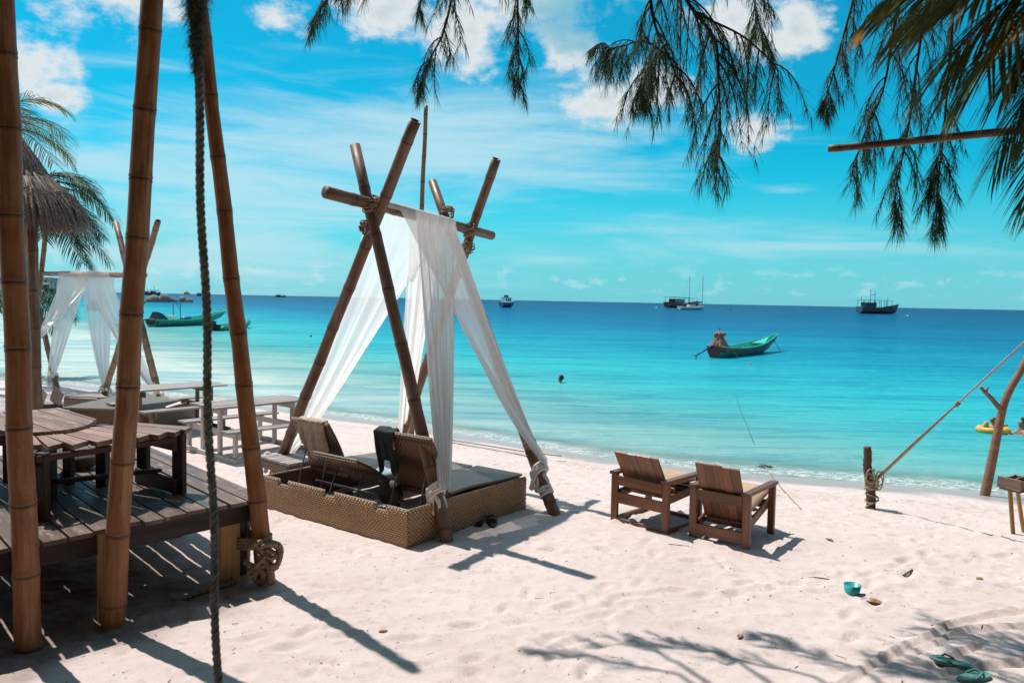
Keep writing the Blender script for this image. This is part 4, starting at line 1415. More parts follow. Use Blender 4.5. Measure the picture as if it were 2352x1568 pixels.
# ------------------------------------------------------------------ wooden lounge chairs
def lounge_chair(label, RL, RR, depth, nslat, low_rail, runners, ph=.56):
    xd = Vector((RR.x - RL.x, RR.y - RL.y, 0)); wd = xd.length; xd.normalize()
    yd = Vector((-xd.y, xd.x, 0))
    o0 = Vector((RL.x, RL.y, (RL.z + RR.z) / 2))
    def K(x, y, z): return o0 + xd * x + yd * y + Vector((0, 0, z))
    ch_ = thing('lounge_chair', label, 'chair', K(wd / 2, depth / 2, 0), 'wooden lounge chairs facing the sea')
    for x in (0, wd):
        plank('leg', K(x, 0, -.06), K(x, 0, ph - .036), .078, .05, M_CHAIR, ch_, up=tuple(yd))
        plank('leg', K(x, depth, -.06), K(x, depth, ph - .036), .07, .05, M_CHAIR, ch_, up=tuple(yd))
        plank('armrest', K(x, -.05, ph - .018), K(x, depth + .06, ph - .018), .085, .034, M_CHAIR, ch_)
        inx = .045 if x == 0 else -.045
        plank('seat_rail', K(x + inx, .03, low_rail + .05), K(x + inx, depth + .16, .37), .03, .09, M_CHAIR, ch_)
    plank('back_rail', K(.04, -.012, ph - .095), K(wd - .04, -.012, ph - .095), .028, .11, M_CHAIR, ch_)
    plank('lower_rail', K(.04, -.005, low_rail), K(wd - .04, -.005, low_rail), .028, .12, M_CHAIR, ch_)
    plank('front_rail', K(.03, depth - .02, .32), K(wd - .03, depth - .02, .32), .028, .09, M_CHAIR, ch_)
    # leaning back of upright boards
    bw = (wd - .10) / nslat
    b0y, b0z, b1y, b1z = .20, low_rail + .04, -.105, .80
    for i in range(nslat):
        x = .05 + bw * (i + .5)
        plank('back_board', K(x, b0y, b0z), K(x, b1y + rnd.uniform(-.004, .004), b1z + rnd.uniform(-.008, .008)), bw - .002, .022, M_CHAIR, ch_, up=tuple(yd), ch=.003)
    nvec = Vector((0, 0, 1))
    plank('back_batten', K(.05, b0y + .005 + .03, b0z + .10), K(wd - .05, b0y + .005 + .03, b0z + .10), .03, .05, M_CHAIR, ch_)
    for i in range(5):
        f_ = (i + .5) / 5
        y = .12 + (depth - .1) * f_; z = low_rail + .08 + (.375 - low_rail - .04) * f_
        plank('seat_slat', K(.07, y, z), K(wd - .07, y, z), .095, .02, M_CHAIR, ch_)
    # cushion
    c0_ = K(wd / 2, .24, low_rail + .21); c1_ = K(wd / 2, depth + .20, .45)
    mb = MB(); M = frame_x(c0_, c1_)
    hl, hw, ht = (c1_ - c0_).length / 2, (wd - .12) / 2, .045
    nn = 10; v_, f2 = [], []
    for s_ in (1, -1):
        for j in range(nn + 1):
            for i in range(nn + 1):
                a, b_ = 2 * i / nn - 1, 2 * j / nn - 1
                e_ = max(abs(a), abs(b_)) ** 6
                v_.append((a * hl, b_ * hw, s_ * ht * (1 - .85 * e_)))
    n1_ = nn + 1; oo = n1_ * n1_
    for j in range(nn):
        for i in range(nn):
            k = j * n1_ + i
            f2 += [(k, k + 1, k + n1_ + 1, k + n1_), (oo + k, oo + k + n1_, oo + k + n1_ + 1, oo + k + 1)]
    for i in range(nn):
        k = nn * n1_ + i
        f2 += [(i, oo + i, oo + i + 1, i + 1), (k, k + 1, oo + k + 1, oo + k)]
        k = i * n1_; e = i * n1_ + nn
        f2 += [(k, k + n1_, oo + k + n1_, oo + k), (e, oo + e, oo + e + n1_, e + n1_)]
    mb.add(v_, f2)
    reg(bpy.data.objects.new('cushion', mb.mesh('cushion', M_CUSH, True)), ch_, M)
    if runners:
        for x in (0, wd):
            plank('runner', K(x, .05, .025), K(x, depth - .04, .025), .05, .05, M_CHAIR, ch_)
        plank('cross_runner', K(.03, 0, .025), K(wd - .03, 0, .025), .045, .05, M_CHAIR, ch_)
        plank('cross_runner', K(.03, depth, .025), K(wd - .03, depth, .025), .045, .05, M_CHAIR, ch_)
    return ch_
lounge_chair('dark wooden lounge chair nearer the tent, open runner base on the sand', P(1411, 1195), P(1528, 1225), .66, 6, .27, True)
lounge_chair('dark wooden lounge chair on the right, its low back rail dusted with sand', P(1591, 1233), P(1713, 1260), .66, 5, .10, False)

# ------------------------------------------------------------------ stake with guy rope, driftwood, rack
sb = P(2000, 1168)
stp = PY(1992, 1026, sb.y - .02)
stake = thing('wooden_stake', 'short dark wooden stake in the sand with pale rope coiled round its foot', 'stake', sb)
mb = MB()
pts = [sb - Vector((0, 0, .2)), sb.lerp(stp, .2) + Vector((.012, 0, 0)), sb.lerp(stp, .45), sb.lerp(stp, .7) + Vector((-.012, 0, 0)), sb.lerp(stp, .85), stp]
mb.tube(smooth_path(pts, 4), [.058 - .0006 * i + .003 * math.sin(i * 1.9) for i in range(21)], 12)
for f_, d in ((.62, 1), (.7, -1)):
    c = sb.lerp(stp, f_); mb.tube([c + Vector((.04 * d, 0, 0)), c + Vector((.075 * d, -.01, .015))], [.014, .008], 6)
mb.build('trunk', M_STAKE, stake, True)
mb = MB()
twisted(mb, helix(sb + Vector((0, 0, .34)), (0.05, 0, 1), .072, 9, .021, 14, jit=.8, seed=5, tilt=.12), .0085, .04, 5)
twisted(mb, helix(sb + Vector((.005, 0, .14)), (0, .1, 1), .07, 4, .052, 14, jit=.8, seed=6, tilt=.5), .0085, .04, 5)
for k in range(4):
    c = sb + Vector((.06 * (-1) ** k, -.05, .34 + .03 * k))
    twisted(mb, [c + Vector((math.cos(a) * .05, -.01 * k, math.sin(a) * .09)) for a in np.linspace(0, 6.3, 15)], .0085, .04, 5)
mb.build('coiled_rope', M_ROPE_P, stake, True)
G_ = P(2352, 1246)
best = None
st0 = sb + Vector((.05, -.02, .40))
for i in range(20, 400):
    p = G_ + SUN_V * (i * .01)
    v = np.array(p) - C0
    xx, yy = PW / 2 + FPX * (v @ cR) / (v @ cF), PH / 2 - FPX * (v @ cU) / (v @ cF)
    e = abs((yy - 1100) - (xx - 2012) * (785 - 1100) / (2352 - 2012))
    if best is None or e < best[0]: best = (e, p, xx, yy)
far = best[1]
gd_ = (far - st0).normalized()
guy = thing('guy_rope', 'taut pale rope rising from the stake to the upper right', 'rope', st0)
full = 4.6
kn = None
for i in range(5, 400):
    p = st0 + gd_ * (i * .01); v = np.array(p) - C0
    if PW / 2 + FPX * (v @ cR) / (v @ cF) > 2198: kn = p; break
mb = MB()
twisted(mb, [st0, st0.lerp(kn, .5) + Vector((0, 0, .012)), kn], .011, .05, 6)
twisted(mb, [st0 + Vector((0, 0, -.03)), st0.lerp(kn, .5) + Vector((0, 0, -.018)), kn], .009, .05, 6)
mb.build('doubled_rope', M_ROPE, guy, True)
mb = MB(); twisted(mb, [kn, st0 + gd_ * full], .010, .05, 6); mb.build('single_rope', M_ROPE_P, guy, True)
mb = MB(); mb.tube(helix(kn, gd_, .018, 3, .016, 12, seed=9), .010, 6); mb.build('knot', M_ROPE, guy, True)
# the rope's far end goes to a tall leaning post outside the picture
fe = st0 + gd_ * full
o = bamboo('bamboo_pole', Vector((fe.x + .35, fe.y - .1, -.2)), fe + Vector((.0, 0, .25)), .06, .05, 77, None, M_BAMBOO_T, first=.3, step=.45)
tag(o, 'bamboo pole beyond the right edge that holds the guy rope', 'bamboo pole')
dw = thing('driftwood_pole', 'smooth bent driftwood pole with a broken side branch at the water edge', 'driftwood', P(2262, 1137))
mb = MB()
yb = P(2262, 1137).y
path = [(2255, 1165), (2262, 1137), (2278, 1060), (2293, 985), (2305, 930), (2322, 890), (2345, 850), (2372, 790), (2395, 700)]
wid = [20, 20, 19, 17, 16, 15, 15, 14, 12]
mb.tube(smooth_path([PY(x, y, yb - .02) for x, y in path], 5), list(np.interp(np.linspace(0, 8, 41), range(9), [w_ * yb / FPX * .54 for w_ in wid])), 14)
mb.build('trunk', M_DRIFT, dw, True)
mb = MB()
mb.tube(smooth_path([PY(x, y, yb - .05) for x, y in ((2304, 945), (2290, 930), (2275, 912), (2262, 900), (2252, 888))], 3), list(np.linspace(.042, .022, 13)), 10)
mb.tube([PY(2264, 902, yb - .05), PY(2270, 888, yb - .06)], [.02, .012], 8)
mb.build('side_branch', M_DRIFT, dw, True)
# slatted wooden box on legs at the right edge
rkb = P(2352, 1246)
rack = thing('wooden_rack', 'small slatted wooden box on tan legs cut by the right picture edge', 'rack', rkb)
yr = rkb.y + .25
ctr = PY(2334, 1118, yr)
bx_d = Vector((.92, .38, 0)).normalized(); by_d = Vector((-.38, .92, 0))
for off_, hh_ in ((-.10, 0), (.0, .0), (.10, 0)):
    plank('slat', ctr - bx_d * .10 + by_d * off_ + Vector((0, 0, .03)), ctr + bx_d * .14 + by_d * off_ + Vector((0, 0, .06)), .02, .10, M_BROWNW, rack)
for s_ in (-.11, .13):
    plank('end_board', ctr + bx_d * s_ - by_d * .13 + Vector((0, 0, .045)), ctr + bx_d * s_ + by_d * .13 + Vector((0, 0, .045)), .018, .12, M_BROWNW, rack)
plank('bottom_board', ctr - bx_d * .10 + Vector((0, 0, -.03)), ctr + bx_d * .12 + Vector((0, 0, -.0)), .24, .015, M_BROWNW, rack)
LEGM = M_POST
for (x0, x1) in ((.05, .16), (.16, .34)):
    for dyv in (-.11, .11):
        t0 = ctr + bx_d * x0 + by_d * dyv
        g = ctr + bx_d * x1 + by_d * dyv; g.z = ground_z(g.x, g.y) - .05
        plank('leg', g, t0, .04, .03, LEGM, rack, up=(0, 1, 0))

# ------------------------------------------------------------------ picnic tables
def picnic(label, nl, nr, length, m_leg, m_top, zt=.76, zs=.45):
    nl, nr = Vector(nl), Vector(nr)
    xd = Vector((nr.x - nl.x, nr.y - nl.y, 0)); wd = xd.length; xd.normalize()
    yd = Vector((-xd.y, xd.x, 0))
    z0 = ground_z(nl.x, nl.y)
    def K(x, y, z): return Vector((nl.x, nl.y, z0)) + xd * x + yd * y + Vector((0, 0, z))
    t_ = thing('picnic_table', label, 'picnic table', K(wd / 2, length / 2, 0), 'picnic tables on the sand')
    for i in range(4):
        x = wd / 2 - .30 + .2 * i
        plank('top_board', K(x, -.15, zt + rnd.uniform(-.004, .004)), K(x, length + .25, zt + rnd.uniform(-.004, .004)), .185, .03, m_top, t_)
    for x in (.02, wd - .28):
        for i in range(2):
            plank('bench_board', K(x + .13 * i + .06, -.15, zs), K(x + .13 * i + .06, length + .25, zs), .12, .03, m_top, t_)
    for y in (0.0, length):
        s_ = .035 if y == 0 else -.035
        for x in (wd / 2 - .26, wd / 2 + .26):
            plank('leg', K(x, y, .0), K(x, y, zt - .015), .075, .05, m_leg, t_, up=tuple(yd))
        for x in (.10, wd - .10):
            plank('bench_leg', K(x, y, .0), K(x, y, zs - .015), .075, .05, m_leg, t_, up=tuple(yd))
        plank('bench_bearer', K(-.02, y + s_, zs - .065), K(wd + .02, y + s_, zs - .065), .03, .095, m_leg, t_)
        plank('top_bearer', K(wd / 2 - .38, y + s_, zt - .065), K(wd / 2 + .38, y + s_, zt - .065), .03, .095, m_leg, t_)
        plank('ground_runner', K(-.04, y - s_ * 1.3, .035), K(wd + .04, y - s_ * 1.3, .035), .04, .085, m_leg, t_)
    return t_
nl, nr = P(428, 1030), P(549, 1067)
picnic('white washed picnic table with attached benches, nearer the big tent', nl, nr, 1.2, M_WHITEW, M_GREYW)
sh_ = Vector((-2.0, 1.75, 0))
picnic('brown weathered picnic table behind the white one, near the small tent', nl + sh_, nr + sh_, 1.25, M_BROWNW, M_GREYW)
# low table beside the daybed
lt = thing('low_table', 'low plank table between the white picnic table and the daybed', 'table', P(650, 1085))
zl = .36
pp = [PZ(x, y, zl) for x, y in ((588, 1046), (664, 1066), (722, 1056), (660, 1034))]
planked([(p.x, p.y) for p in pp], (pp[2].x - pp[1].x, pp[2].y - pp[1].y), .12, .008, zl, .028, M_GREYW, lt)
for i in range(4):
    a, b_ = pp[i], pp[(i + 1) % 4]
    c = (pp[0] + pp[2]) / 2
    p = a + (c - a) * .12
    plank('leg', Vector((p.x, p.y, -.05)), Vector((p.x, p.y, zl - .03)), .06, .06, M_BROWNW, lt, up=(1, 0, 0))
    a2, b2 = a + (c - a) * .07, b_ + (c - b_) * .07
    plank('apron', Vector((a2.x, a2.y, zl - .085)), Vector((b2.x, b2.y, zl - .085)), .025, .10, M_BROWNW, lt)

# ------------------------------------------------------------------ second tent, far left
F1, F2, F3 = P(374, 944), P(236, 908), P(131, 892)
F4 = F3 + (F2 - F1) * .8
F4.z = ground_z(F4.x, F4.y)
m1_ = (F2 - F1).cross(zU); m3_ = (F4 - F3).cross(zU)
T1, T2 = onplane(266, 512, F1, m1_), onplane(360, 508, F1, m1_)
T3, T4 = onplane(62, 590, F3, m3_), onplane(106, 500, F3, m3_)
tent2 = thing('bamboo_tent', 'smaller bamboo A-frame tent with white curtains behind the left poles', 'tent', ((F1.x + F3.x) / 2, (F1.y + F3.y) / 2, -.05))
Y1, Y3 = onplane(318, 632, F1, m1_), onplane(80, 628, F3, m3_)
bd2 = (Y3 - Y1).normalized()
bamboo('leg', leg_ext(F1, T1, .2), T1, .075, .065, 51, tent2, M_BAMBOO_G)
bamboo('leg', leg_ext(F2, T2, .2) - bd2 * .08, T2 - bd2 * .08, .075, .062, 52, tent2, M_BAMBOO_T)
bamboo('leg', leg_ext(F3, T3, .2), T3, .075, .065, 53, tent2, M_BAMBOO_G)
bamboo('leg', leg_ext(F4, T4, .2) - bd2 * .1, T4 - bd2 * .1, .075, .062, 54, tent2, M_BAMBOO_T)
Z0, Z1 = Y1 - bd2 * .35, Y3 + bd2 * .35
bamboo('beam', Z0, Z1, .066, .062, 55, tent2, M_BAMBOO_T, step=.7)
_bd = bd; bd = bd2
lash(Y1, 61, tent2, .1); lash(Y3, 62, tent2, .1); lash(onplane(313, 668, F1, m1_), 63, tent2, .1); lash(onplane(75, 660, F3, m3_), 64, tent2, .1)
bd = _bd
sN = bd2.cross(Vector((0, 0, 1))).normalized()
if sN.y > 0: sN = -sN            # near side
def alongbeam(x): return ray_line(x, 0, Y1, bd2)
q0, q1 = alongbeam(140), alongbeam(258)
tv = Vector((0, 0, .03))
t1k = onplane(366, 900, F1, m1_) + sN * .05; t2k = onplane(240, 884, F1, m1_); t3k = onplane(120, 884, F3, m3_) + sN * .08
t4k = PY(60, 800, F3.y - .3)
curtain('curtain', tent2, q0 + sN * .07 + tv, alongbeam(215) + sN * .07 + tv, t3k, bd2 * -.25, 31, sag=.16, pleats=4, amp=.05, nu=40, nv=30)
curtain('curtain', tent2, alongbeam(188) + sN * .075 + tv, q1 + sN * .075 + tv, t1k, bd2 * -.1 + Vector((0, 0, .12)), 32, sag=.35, pleats=4, amp=.05, nu=40, nv=30)
curtain('curtain', tent2, alongbeam(170) - sN * .07 + tv, q1 - sN * .07 + tv, t2k, bd2 * -.34, 33, sag=.35, pleats=4, amp=.05, nu=40, nv=30)
curtain('curtain', tent2, q0 - sN * .07 + tv, alongbeam(220) - sN * .07 + tv, t4k, bd2 * -.1 + Vector((0, 0, .35)), 34, sag=.3, pleats=4, amp=.05, nu=40, nv=30)
drape_over(tent2, q0, q1, .066, 8)
for g, t_, tk, sd_ in ((F1, T1, t1k, 71), (F2, T2, t2k, 72), (F3, T3, t3k, 73), (F4, T4, t4k, 74)):
    ax_ = (t_ - g).normalized()
    tie_knot(tent2, g + ax_ * (tk - g).dot(ax_), ax_, .078, sd_)
# daybed in the second tent
d0, d1 = PZ(140, 938, .40), PZ(352, 944, .40)
ed = Vector((d1.x - d0.x, d1.y - d0.y, 0)); ld = ed.length; ed.normalize(); fd = Vector((-ed.y, ed.x, 0))
bed2 = thing('wicker_daybed', 'flat wicker daybed with sandy seat under the smaller left tent', 'daybed', (d0.x, d0.y, 0))
B2 = lambda a, b_, z: Vector((d0.x, d0.y, 0)) + ed * a + fd * b_ + Vector((0, 0, z))
panelobj('front_panel', B2(0, 0, 0), B2(ld, 0, 0), [(0, -.1), (0, .39), (ld, .39), (ld, -.1)], .03, M_WICKD, bed2)
panelobj('side_panel', B2(ld, .03, 0), B2(ld, 1.7, 0), [(0, -.1), (0, .39), (1.67, .39), (1.67, -.1)], .03, M_WICKD, bed2)
panelobj('side_panel', B2(0, 1.7, 0), B2(0, .03, 0), [(0, -.1), (0, .39), (1.67, .39), (1.67, -.1)], .03, M_WICKD, bed2)
slab('seat_mat', B2(.02, .0, .42), ed * (ld * .62), fd * 1.7, 6, 8, .03, M_WICKT, bed2)
slab('seat_mat', B2(ld * .64, .0, .44), ed * (ld * .36), fd * 1.0 + Vector((0, 0, .04)), 6, 8, .03, M_WICKT, bed2)
# low plank platform behind it and slatted seats
lp = thing('low_platform', 'low plank platform behind the small tent daybed near the water', 'platform', P(200, 905))
pp = [PZ(x, y, .32) for x, y in ((148, 908), (246, 912), (232, 904), (150, 900))]
planked([(p.x, p.y) for p in pp], (pp[1].x - pp[0].x, pp[1].y - pp[0].y), .16, .01, .32, .03, M_GREYW, lp)
plank('front_board', pp[0] - Vector((0, 0, .14)), pp[1] - Vector((0, 0, .14)), .03, .2, M_BROWNW, lp)
for k in (0, 1, 2, 3):
    p = pp[k] + ((pp[0] + pp[2]) / 2 - pp[k]) * .1
    plank('leg', Vector((p.x, p.y, ground_z(p.x, p.y) - .05)), Vector((p.x, p.y, .29)), .07, .07, M_BROWNW, lp, up=(1, 0, 0))
sc = PZ(90, 935, .45)
ss_ = thing('slatted_seat', 'low seat with wide bleached back slats, behind the round table', 'seat', (sc.x, sc.y, 0))
for x0, x1 in ((32, 66), (80, 107), (117, 146)):
    a = PY((x0 + x1) / 2 - 6, 926, sc.y); b_ = PY((x0 + x1) / 2 + 4, 896, sc.y - .28)
    plank('back_slat', a, b_, (x1 - x0) * sc.y / FPX, .025, M_GREYW, ss_, up=(0, 1, 0))
a, b_ = PY(20, 930, sc.y - .03), PY(142, 931, sc.y - .03)
plank('back_rail', a - Vector((0, 0, .04)), b_ - Vector((0, 0, .04)), .05, .12, M_FASCIA, ss_)
for x in (28, 88, 138):
    p = PY(x, 932, sc.y + .03); plank('leg', Vector((p.x, p.y, -.05)), p, .07, .06, M_FASCIA, ss_, up=(1, 0, 0))
plank('seat_board', a + Vector((0, .3, -.12)), b_ + Vector((0, .3, -.12)), .5, .03, M_GREYW, ss_)
for x in (28, 138):
    p = PY(x, 932, sc.y + .03) + Vector((0, .45, 0)); plank('leg', Vector((p.x, p.y, -.05)), p - Vector((0, 0, .13)), .07, .06, M_FASCIA, ss_, up=(1, 0, 0))
# ------------------------------------------------------------------ boats
def hull_parts(L, B, D, bow_up, stern_up, stern_w, draft, keel_up=.5, inner=True, floor=.35, full=.4, nb=26, rake=.0, pw=2.0):
    """returns (outer vertices/faces in stripes, inner) in local coords: x from stern 0 to bow L, waterline z=0"""
    def hb(t):
        k = max(0, (t - full) / (1 - full)); j = max(0, (full - t) / full)
        return B / 2 * (1 - k ** pw) * (1 - (1 - stern_w) * j ** 2) + .012
    def sheer(t):
        k = max(0, (t - .35) / .65); j = max(0, (.35 - t) / .35)
        return D + bow_up * k ** 2.2 + stern_up * j ** 2
    def keel(t):
        k = max(0, (t - .72) / .28)
        return -draft + keel_up * k ** 2.2
    out, inn = [], []
    for i in range(nb + 1):
        t = i / nb
        b_, s_, k_ = hb(t), sheer(t), keel(t)
        row, rin = [], []
        for j in range(7):
            q_ = j / 6
            yy = b_ * (1 - (1 - q_) ** 2.1) if j else 0.0
            zz = k_ + (s_ - k_) * q_ ** 1.15
            xx = L * t + rake * (zz / max(D, .1)) * t ** 4
            row.append((xx, yy, zz))
        out.append(row)
        fl = max(k_ + .06, floor - draft * .2)
        fl = min(fl, s_ - .06)
        bi = max(.004, b_ - .05)
        for yy, zz in ((0, fl), (bi * .82, fl), (bi * .93, (fl + s_) / 2), (bi, s_ - .005)):
            xx = L * t * (1 - .012 * t) + rake * (zz / max(D, .1)) * t ** 4 + (.03 if t < .5 else 0)
            rin.append((xx, yy, zz))
        inn.append(rin)
    return out, inn
def strip_mesh(rows, j0, j1, flip=False):
    mb = MB()
    n = j1 - j0 + 1
    for sy in (1, -1):
        o_ = len(mb.v)
        for r in rows:
            for j in range(j0, j1 + 1):
                mb.v.append((r[j][0], r[j][1] * sy, r[j][2]))
        for i in range(len(rows) - 1):
            for j in range(n - 1):
                a = o_ + i * n + j
                f = (a, a + 1, a + n + 1, a + n)
                mb.f.append(f if (sy > 0) != flip else f[::-1]); mb.mi.append(0)
    return mb
def place_boat(name, label, cat, stern, bow, group=None):
    """empty at the stern waterline, local x towards the bow; returns root and matrix"""
    stern, bow = Vector(stern), Vector(bow)
    x = Vector((bow.x - stern.x, bow.y - stern.y, 0)); L = x.length; x.normalize()
    M = Matrix((x, Vector((-x.y, x.x, 0)), Vector((0, 0, 1)))).transposed().to_4x4(); M.translation = (stern.x, stern.y, SEA)
    o = bpy.data.objects.new(name, None); o.empty_display_size = .2
    reg(o, None, M)
    return tag(o, label, cat, group), M, L
def lput(mb, name, mats, parent, M, smooth=False):
    o = bpy.data.objects.new(name, mb.mesh(name, mats, smooth))
    return reg(o, parent, M)
def hull_to(root, M, L, B, D, bow_up, stern_up, stern_w, draft, m_low, m_up, m_in, split=4, inner=True, **kw):
    out, inn = hull_parts(L, B, D, bow_up, stern_up, stern_w, draft, **kw)
    h = lput(strip_mesh(out, 0, split), 'hull', m_low, root, M, True)
    lput(strip_mesh(out, split, 6), 'upper_strake', m_up, root, M, True)
    if inner: lput(strip_mesh(inn, 0, 3, True), 'inside', m_in, root, M, True)
    # gunwale rail and transom
    mb = MB()
    for sy in (1, -1):
        mb.tube([(r[6][0], r[6][1] * sy, r[6][2]) for r in out], .035 * max(1, B / 1.6), 6)
    lput(mb, 'gunwale', m_in, root, M, True)
    mb = MB()
    r = out[0]
    v = [(p[0], p[1], p[2]) for p in r] + [(p[0], -p[1], p[2]) for p in reversed(r[1:])]
    mb.add(v, [tuple(range(len(v)))])
    v2 = [(p[0] + .05, p[1] * .97, p[2]) for p in r] + [(p[0] + .05, -p[1] * .97, p[2]) for p in reversed(r[1:])]
    mb.add(v2, [tuple(reversed(range(len(v2))))])
    lput(mb, 'transom', m_up, root, M)
    return out, inn
# longtail boat at anchor, right
st_, bw_ = PZ(1640, 822, SEA), PZ(1768, 807, SEA)
bt, M, L = place_boat('longtail_boat', 'green longtail boat at anchor right of centre, pink tarpaulin over its engine', 'boat', st_, bw_)
bow_at = L
out, inn = hull_to(bt, M, L * 1.0, 1.30, .46, .58, .14, .62, .18, M_HULLG, M_HULLRED, M_HULLIN, split=4, floor=.22, keel_up=.75, rake=.65, full=.45, pw=2.3)
mb = MB()
for t_ in (.34, .42, .50, .58, .66):
    i = int(t_ * 26); w_ = out[i][6][1]
    mb = MB(); mb.box((L * t_, 0, .34 + .25 * max(0, t_ - .5)), (.16, w_ * 1.75, .03)); lput(mb, 'thwart', M_TARP if t_ < .6 else M_HULLIN, bt, M)
mb = MB(); i = int(.8 * 26); w_ = out[i][6][1]
mb.add([(L * .76, out[20][6][1] * .8, .58), (L * .76, -out[20][6][1] * .8, .58), (L * .98, 0, .92)], [(0, 1, 2)]); lput(mb, 'fore_deck', M_HULLIN, bt, M)
# engine under its tarpaulin: folded cone
mb = MB(); nn = 40
rr = random.Random(5)
prof_ = [(.0, .50), (.12, .50), (.35, .42), (.55, .34), (.72, .22), (.82, .20), (.90, .26), (.98, .22), (1.06, .10), (1.10, .02)]
for z, r in prof_:
    for k in range(nn):
        a = 2 * math.pi * k / nn
        f_ = 1 + (.16 * math.sin(a * 7 + z * 2) + .10 * math.sin(a * 13 - z * 5)) * (1 if z < .8 else 1.6)
        mb.v.append((.62 + math.cos(a) * r * f_ * 1.0, math.sin(a) * r * f_, .30 + z))
for i in range(len(prof_) - 1):
    for k in range(nn):
        mb.f.append((i * nn + k, i * nn + (k + 1) % nn, (i + 1) * nn + (k + 1) % nn, (i + 1) * nn + k)); mb.mi.append(0)
lput(mb, 'engine_cover', M_TARP, bt, M, True)
mb = MB(); mb.tube([(.62, 0, 1.36), (.64, 0, 1.56)], .02, 6); lput(mb, 'engine_handle', M_DARK, bt, M)
mb = MB(); mb.tube([(.5, .12, .72), (-1.45, .35, .18)], [.05, .035], 8); sh_o = lput(mb, 'propeller_shaft', M_SHAFT, bt, M, True)
mb = MB()
for k in range(3):
    a = 2.1 * k + .4
    d = Vector((0, math.cos(a), math.sin(a)))
    c = Vector((-1.48, .36, .17))
    mb.add([c, c + d * .12 + Vector((.05, 0, 0)), c + d * .26, c + d * .14 - Vector((.05, 0, 0))], [(0, 1, 2, 3)])
mb.tube([(-1.40, .35, .18), (-1.55, .37, .16)], [.06, .03], 8)
lput(mb, 'propeller', M_METAL, sh_o, M).modifiers.new('thickness', 'SOLIDIFY').thickness = .02
mb = MB(); mb.tube([(.7, -.62, .5), (1.25, -.9, -.05)], .02, 6); lput(mb, 'pole', M_BROWNW, bt, M)
mb = MB(); mb.tube([(L + .45, 0, .75), (L + 1.05, -.3, .0)], .018, 6); lput(mb, 'anchor_line', M_ROPE_D, bt, M)
bowp = M @ Vector((L + .45, 0, .75))

# longtail boat, left
st_, bw_ = PZ(347, 751, SEA), PZ(492, 745, SEA)
bt2, M, L = place_boat('longtail_boat', 'teal longtail boat on the left with navy covered engine and metal frame', 'boat', st_, bw_)
out, inn = hull_to(bt2, M, L, 1.6, .52, .75, .12, .7, .2, M_HULLG, M_HULLG, M_HULLIN, split=4, floor=.25, keel_up=.9, rake=.8, full=.45, pw=2.2)
mb = MB()
mb.add([(.35, -.55, .55), (1.6, -.5, .55), (1.6, .5, .55), (.35, .55, .55), (.55, -.3, 1.25), (1.15, -.3, 1.05), (1.15, .3, 1.05), (.55, .3, 1.25)],
       [(0, 1, 5, 4), (1, 2, 6, 5), (2, 3, 7, 6), (3, 0, 4, 7), (4, 5, 6, 7)])
lput(mb, 'engine_cover', M_NAVY, bt2, M)
mb = MB(); mb.tube([(.7, .1, .75), (-2.9, .6, .25)], [.06, .04], 8); s2 = lput(mb, 'propeller_shaft', M_DARK, bt2, M)
mb = MB(); mb.tube([(-2.85, .6, .25), (-3.15, .63, .02)], [.05, .03], 6); mb.box((-3.0, .62, .2), (.2, .03, .3)); lput(mb, 'propeller', M_DARK, s2, M)
mb = MB()
for y in (-.45, .45):
    mb.tube([(3.1 + .25 * (y > 0), y, .5), (3.1 + .25 * (y > 0), y, 1.95)], .03, 6)
mb.tube([(3.1, -.45, 1.95), (3.35, .45, 1.95)], .03, 6); mb.tube([(3.1, -.45, 1.95), (2.6, -.45, 1.95)], .03, 6); mb.tube([(2.6, -.45, 1.95), (3.1, -.45, 1.4)], .02, 6)
lput(mb, 'metal_frame', M_DARK, bt2, M)
mb = MB(); mb.box((2.55, 0, .75), (.7, .55, .3)); lput(mb, 'white_box', M_WHITE, bt2, M)
mb = MB(); mb.ell((4.6, 0, .68), (.65, .4, .16), 12, 8); lput(mb, 'blue_tarpaulin', M_BLUEB, bt2, M, True)
mb = MB(); mb.ell((.12, 0, .42), (.22, .66, .28), 10, 6); lput(mb, 'weed_growth', M_WEED, bt2, M, True)
# inflatable dinghy
st_, bw_ = PZ(492, 760, SEA), PZ(566, 752, SEA)
dg, M, L = place_boat('inflatable_dinghy', 'small green inflatable dinghy beside the left longtail boat', 'dinghy', st_, bw_)
mb = MB()
path = [Vector((-.1, .55, .2)), Vector((L * .4, .55, .2)), Vector((L * .75, .5, .28)), Vector((L * .95, .25, .45)), Vector((L, 0, .52)), Vector((L * .95, -.25, .45)), Vector((L * .75, -.5, .28)), Vector((L * .4, -.55, .2)), Vector((-.1, -.55, .2))]
pp = smooth_path(path, 4); mb.tube(pp, [.08] + [.22] * (len(pp) - 2) + [.08], 12); lput(mb, 'tube', M_RUBBERG, dg, M, True)
mb = MB(); mb.box((L * .42, 0, .08), (L * .82, .9, .06)); lput(mb, 'floor', M_DARK, dg, M)
mb = MB(); mb.box((.1, 0, .3), (.06, .9, .4)); lput(mb, 'transom', M_DARK, dg, M)
mb = MB(); mb.box((-.12, 0, .62), (.35, .3, .3)); mb.box((-.15, 0, .2), (.12, .12, .7)); lput(mb, 'outboard_motor', M_DARK, dg, M)

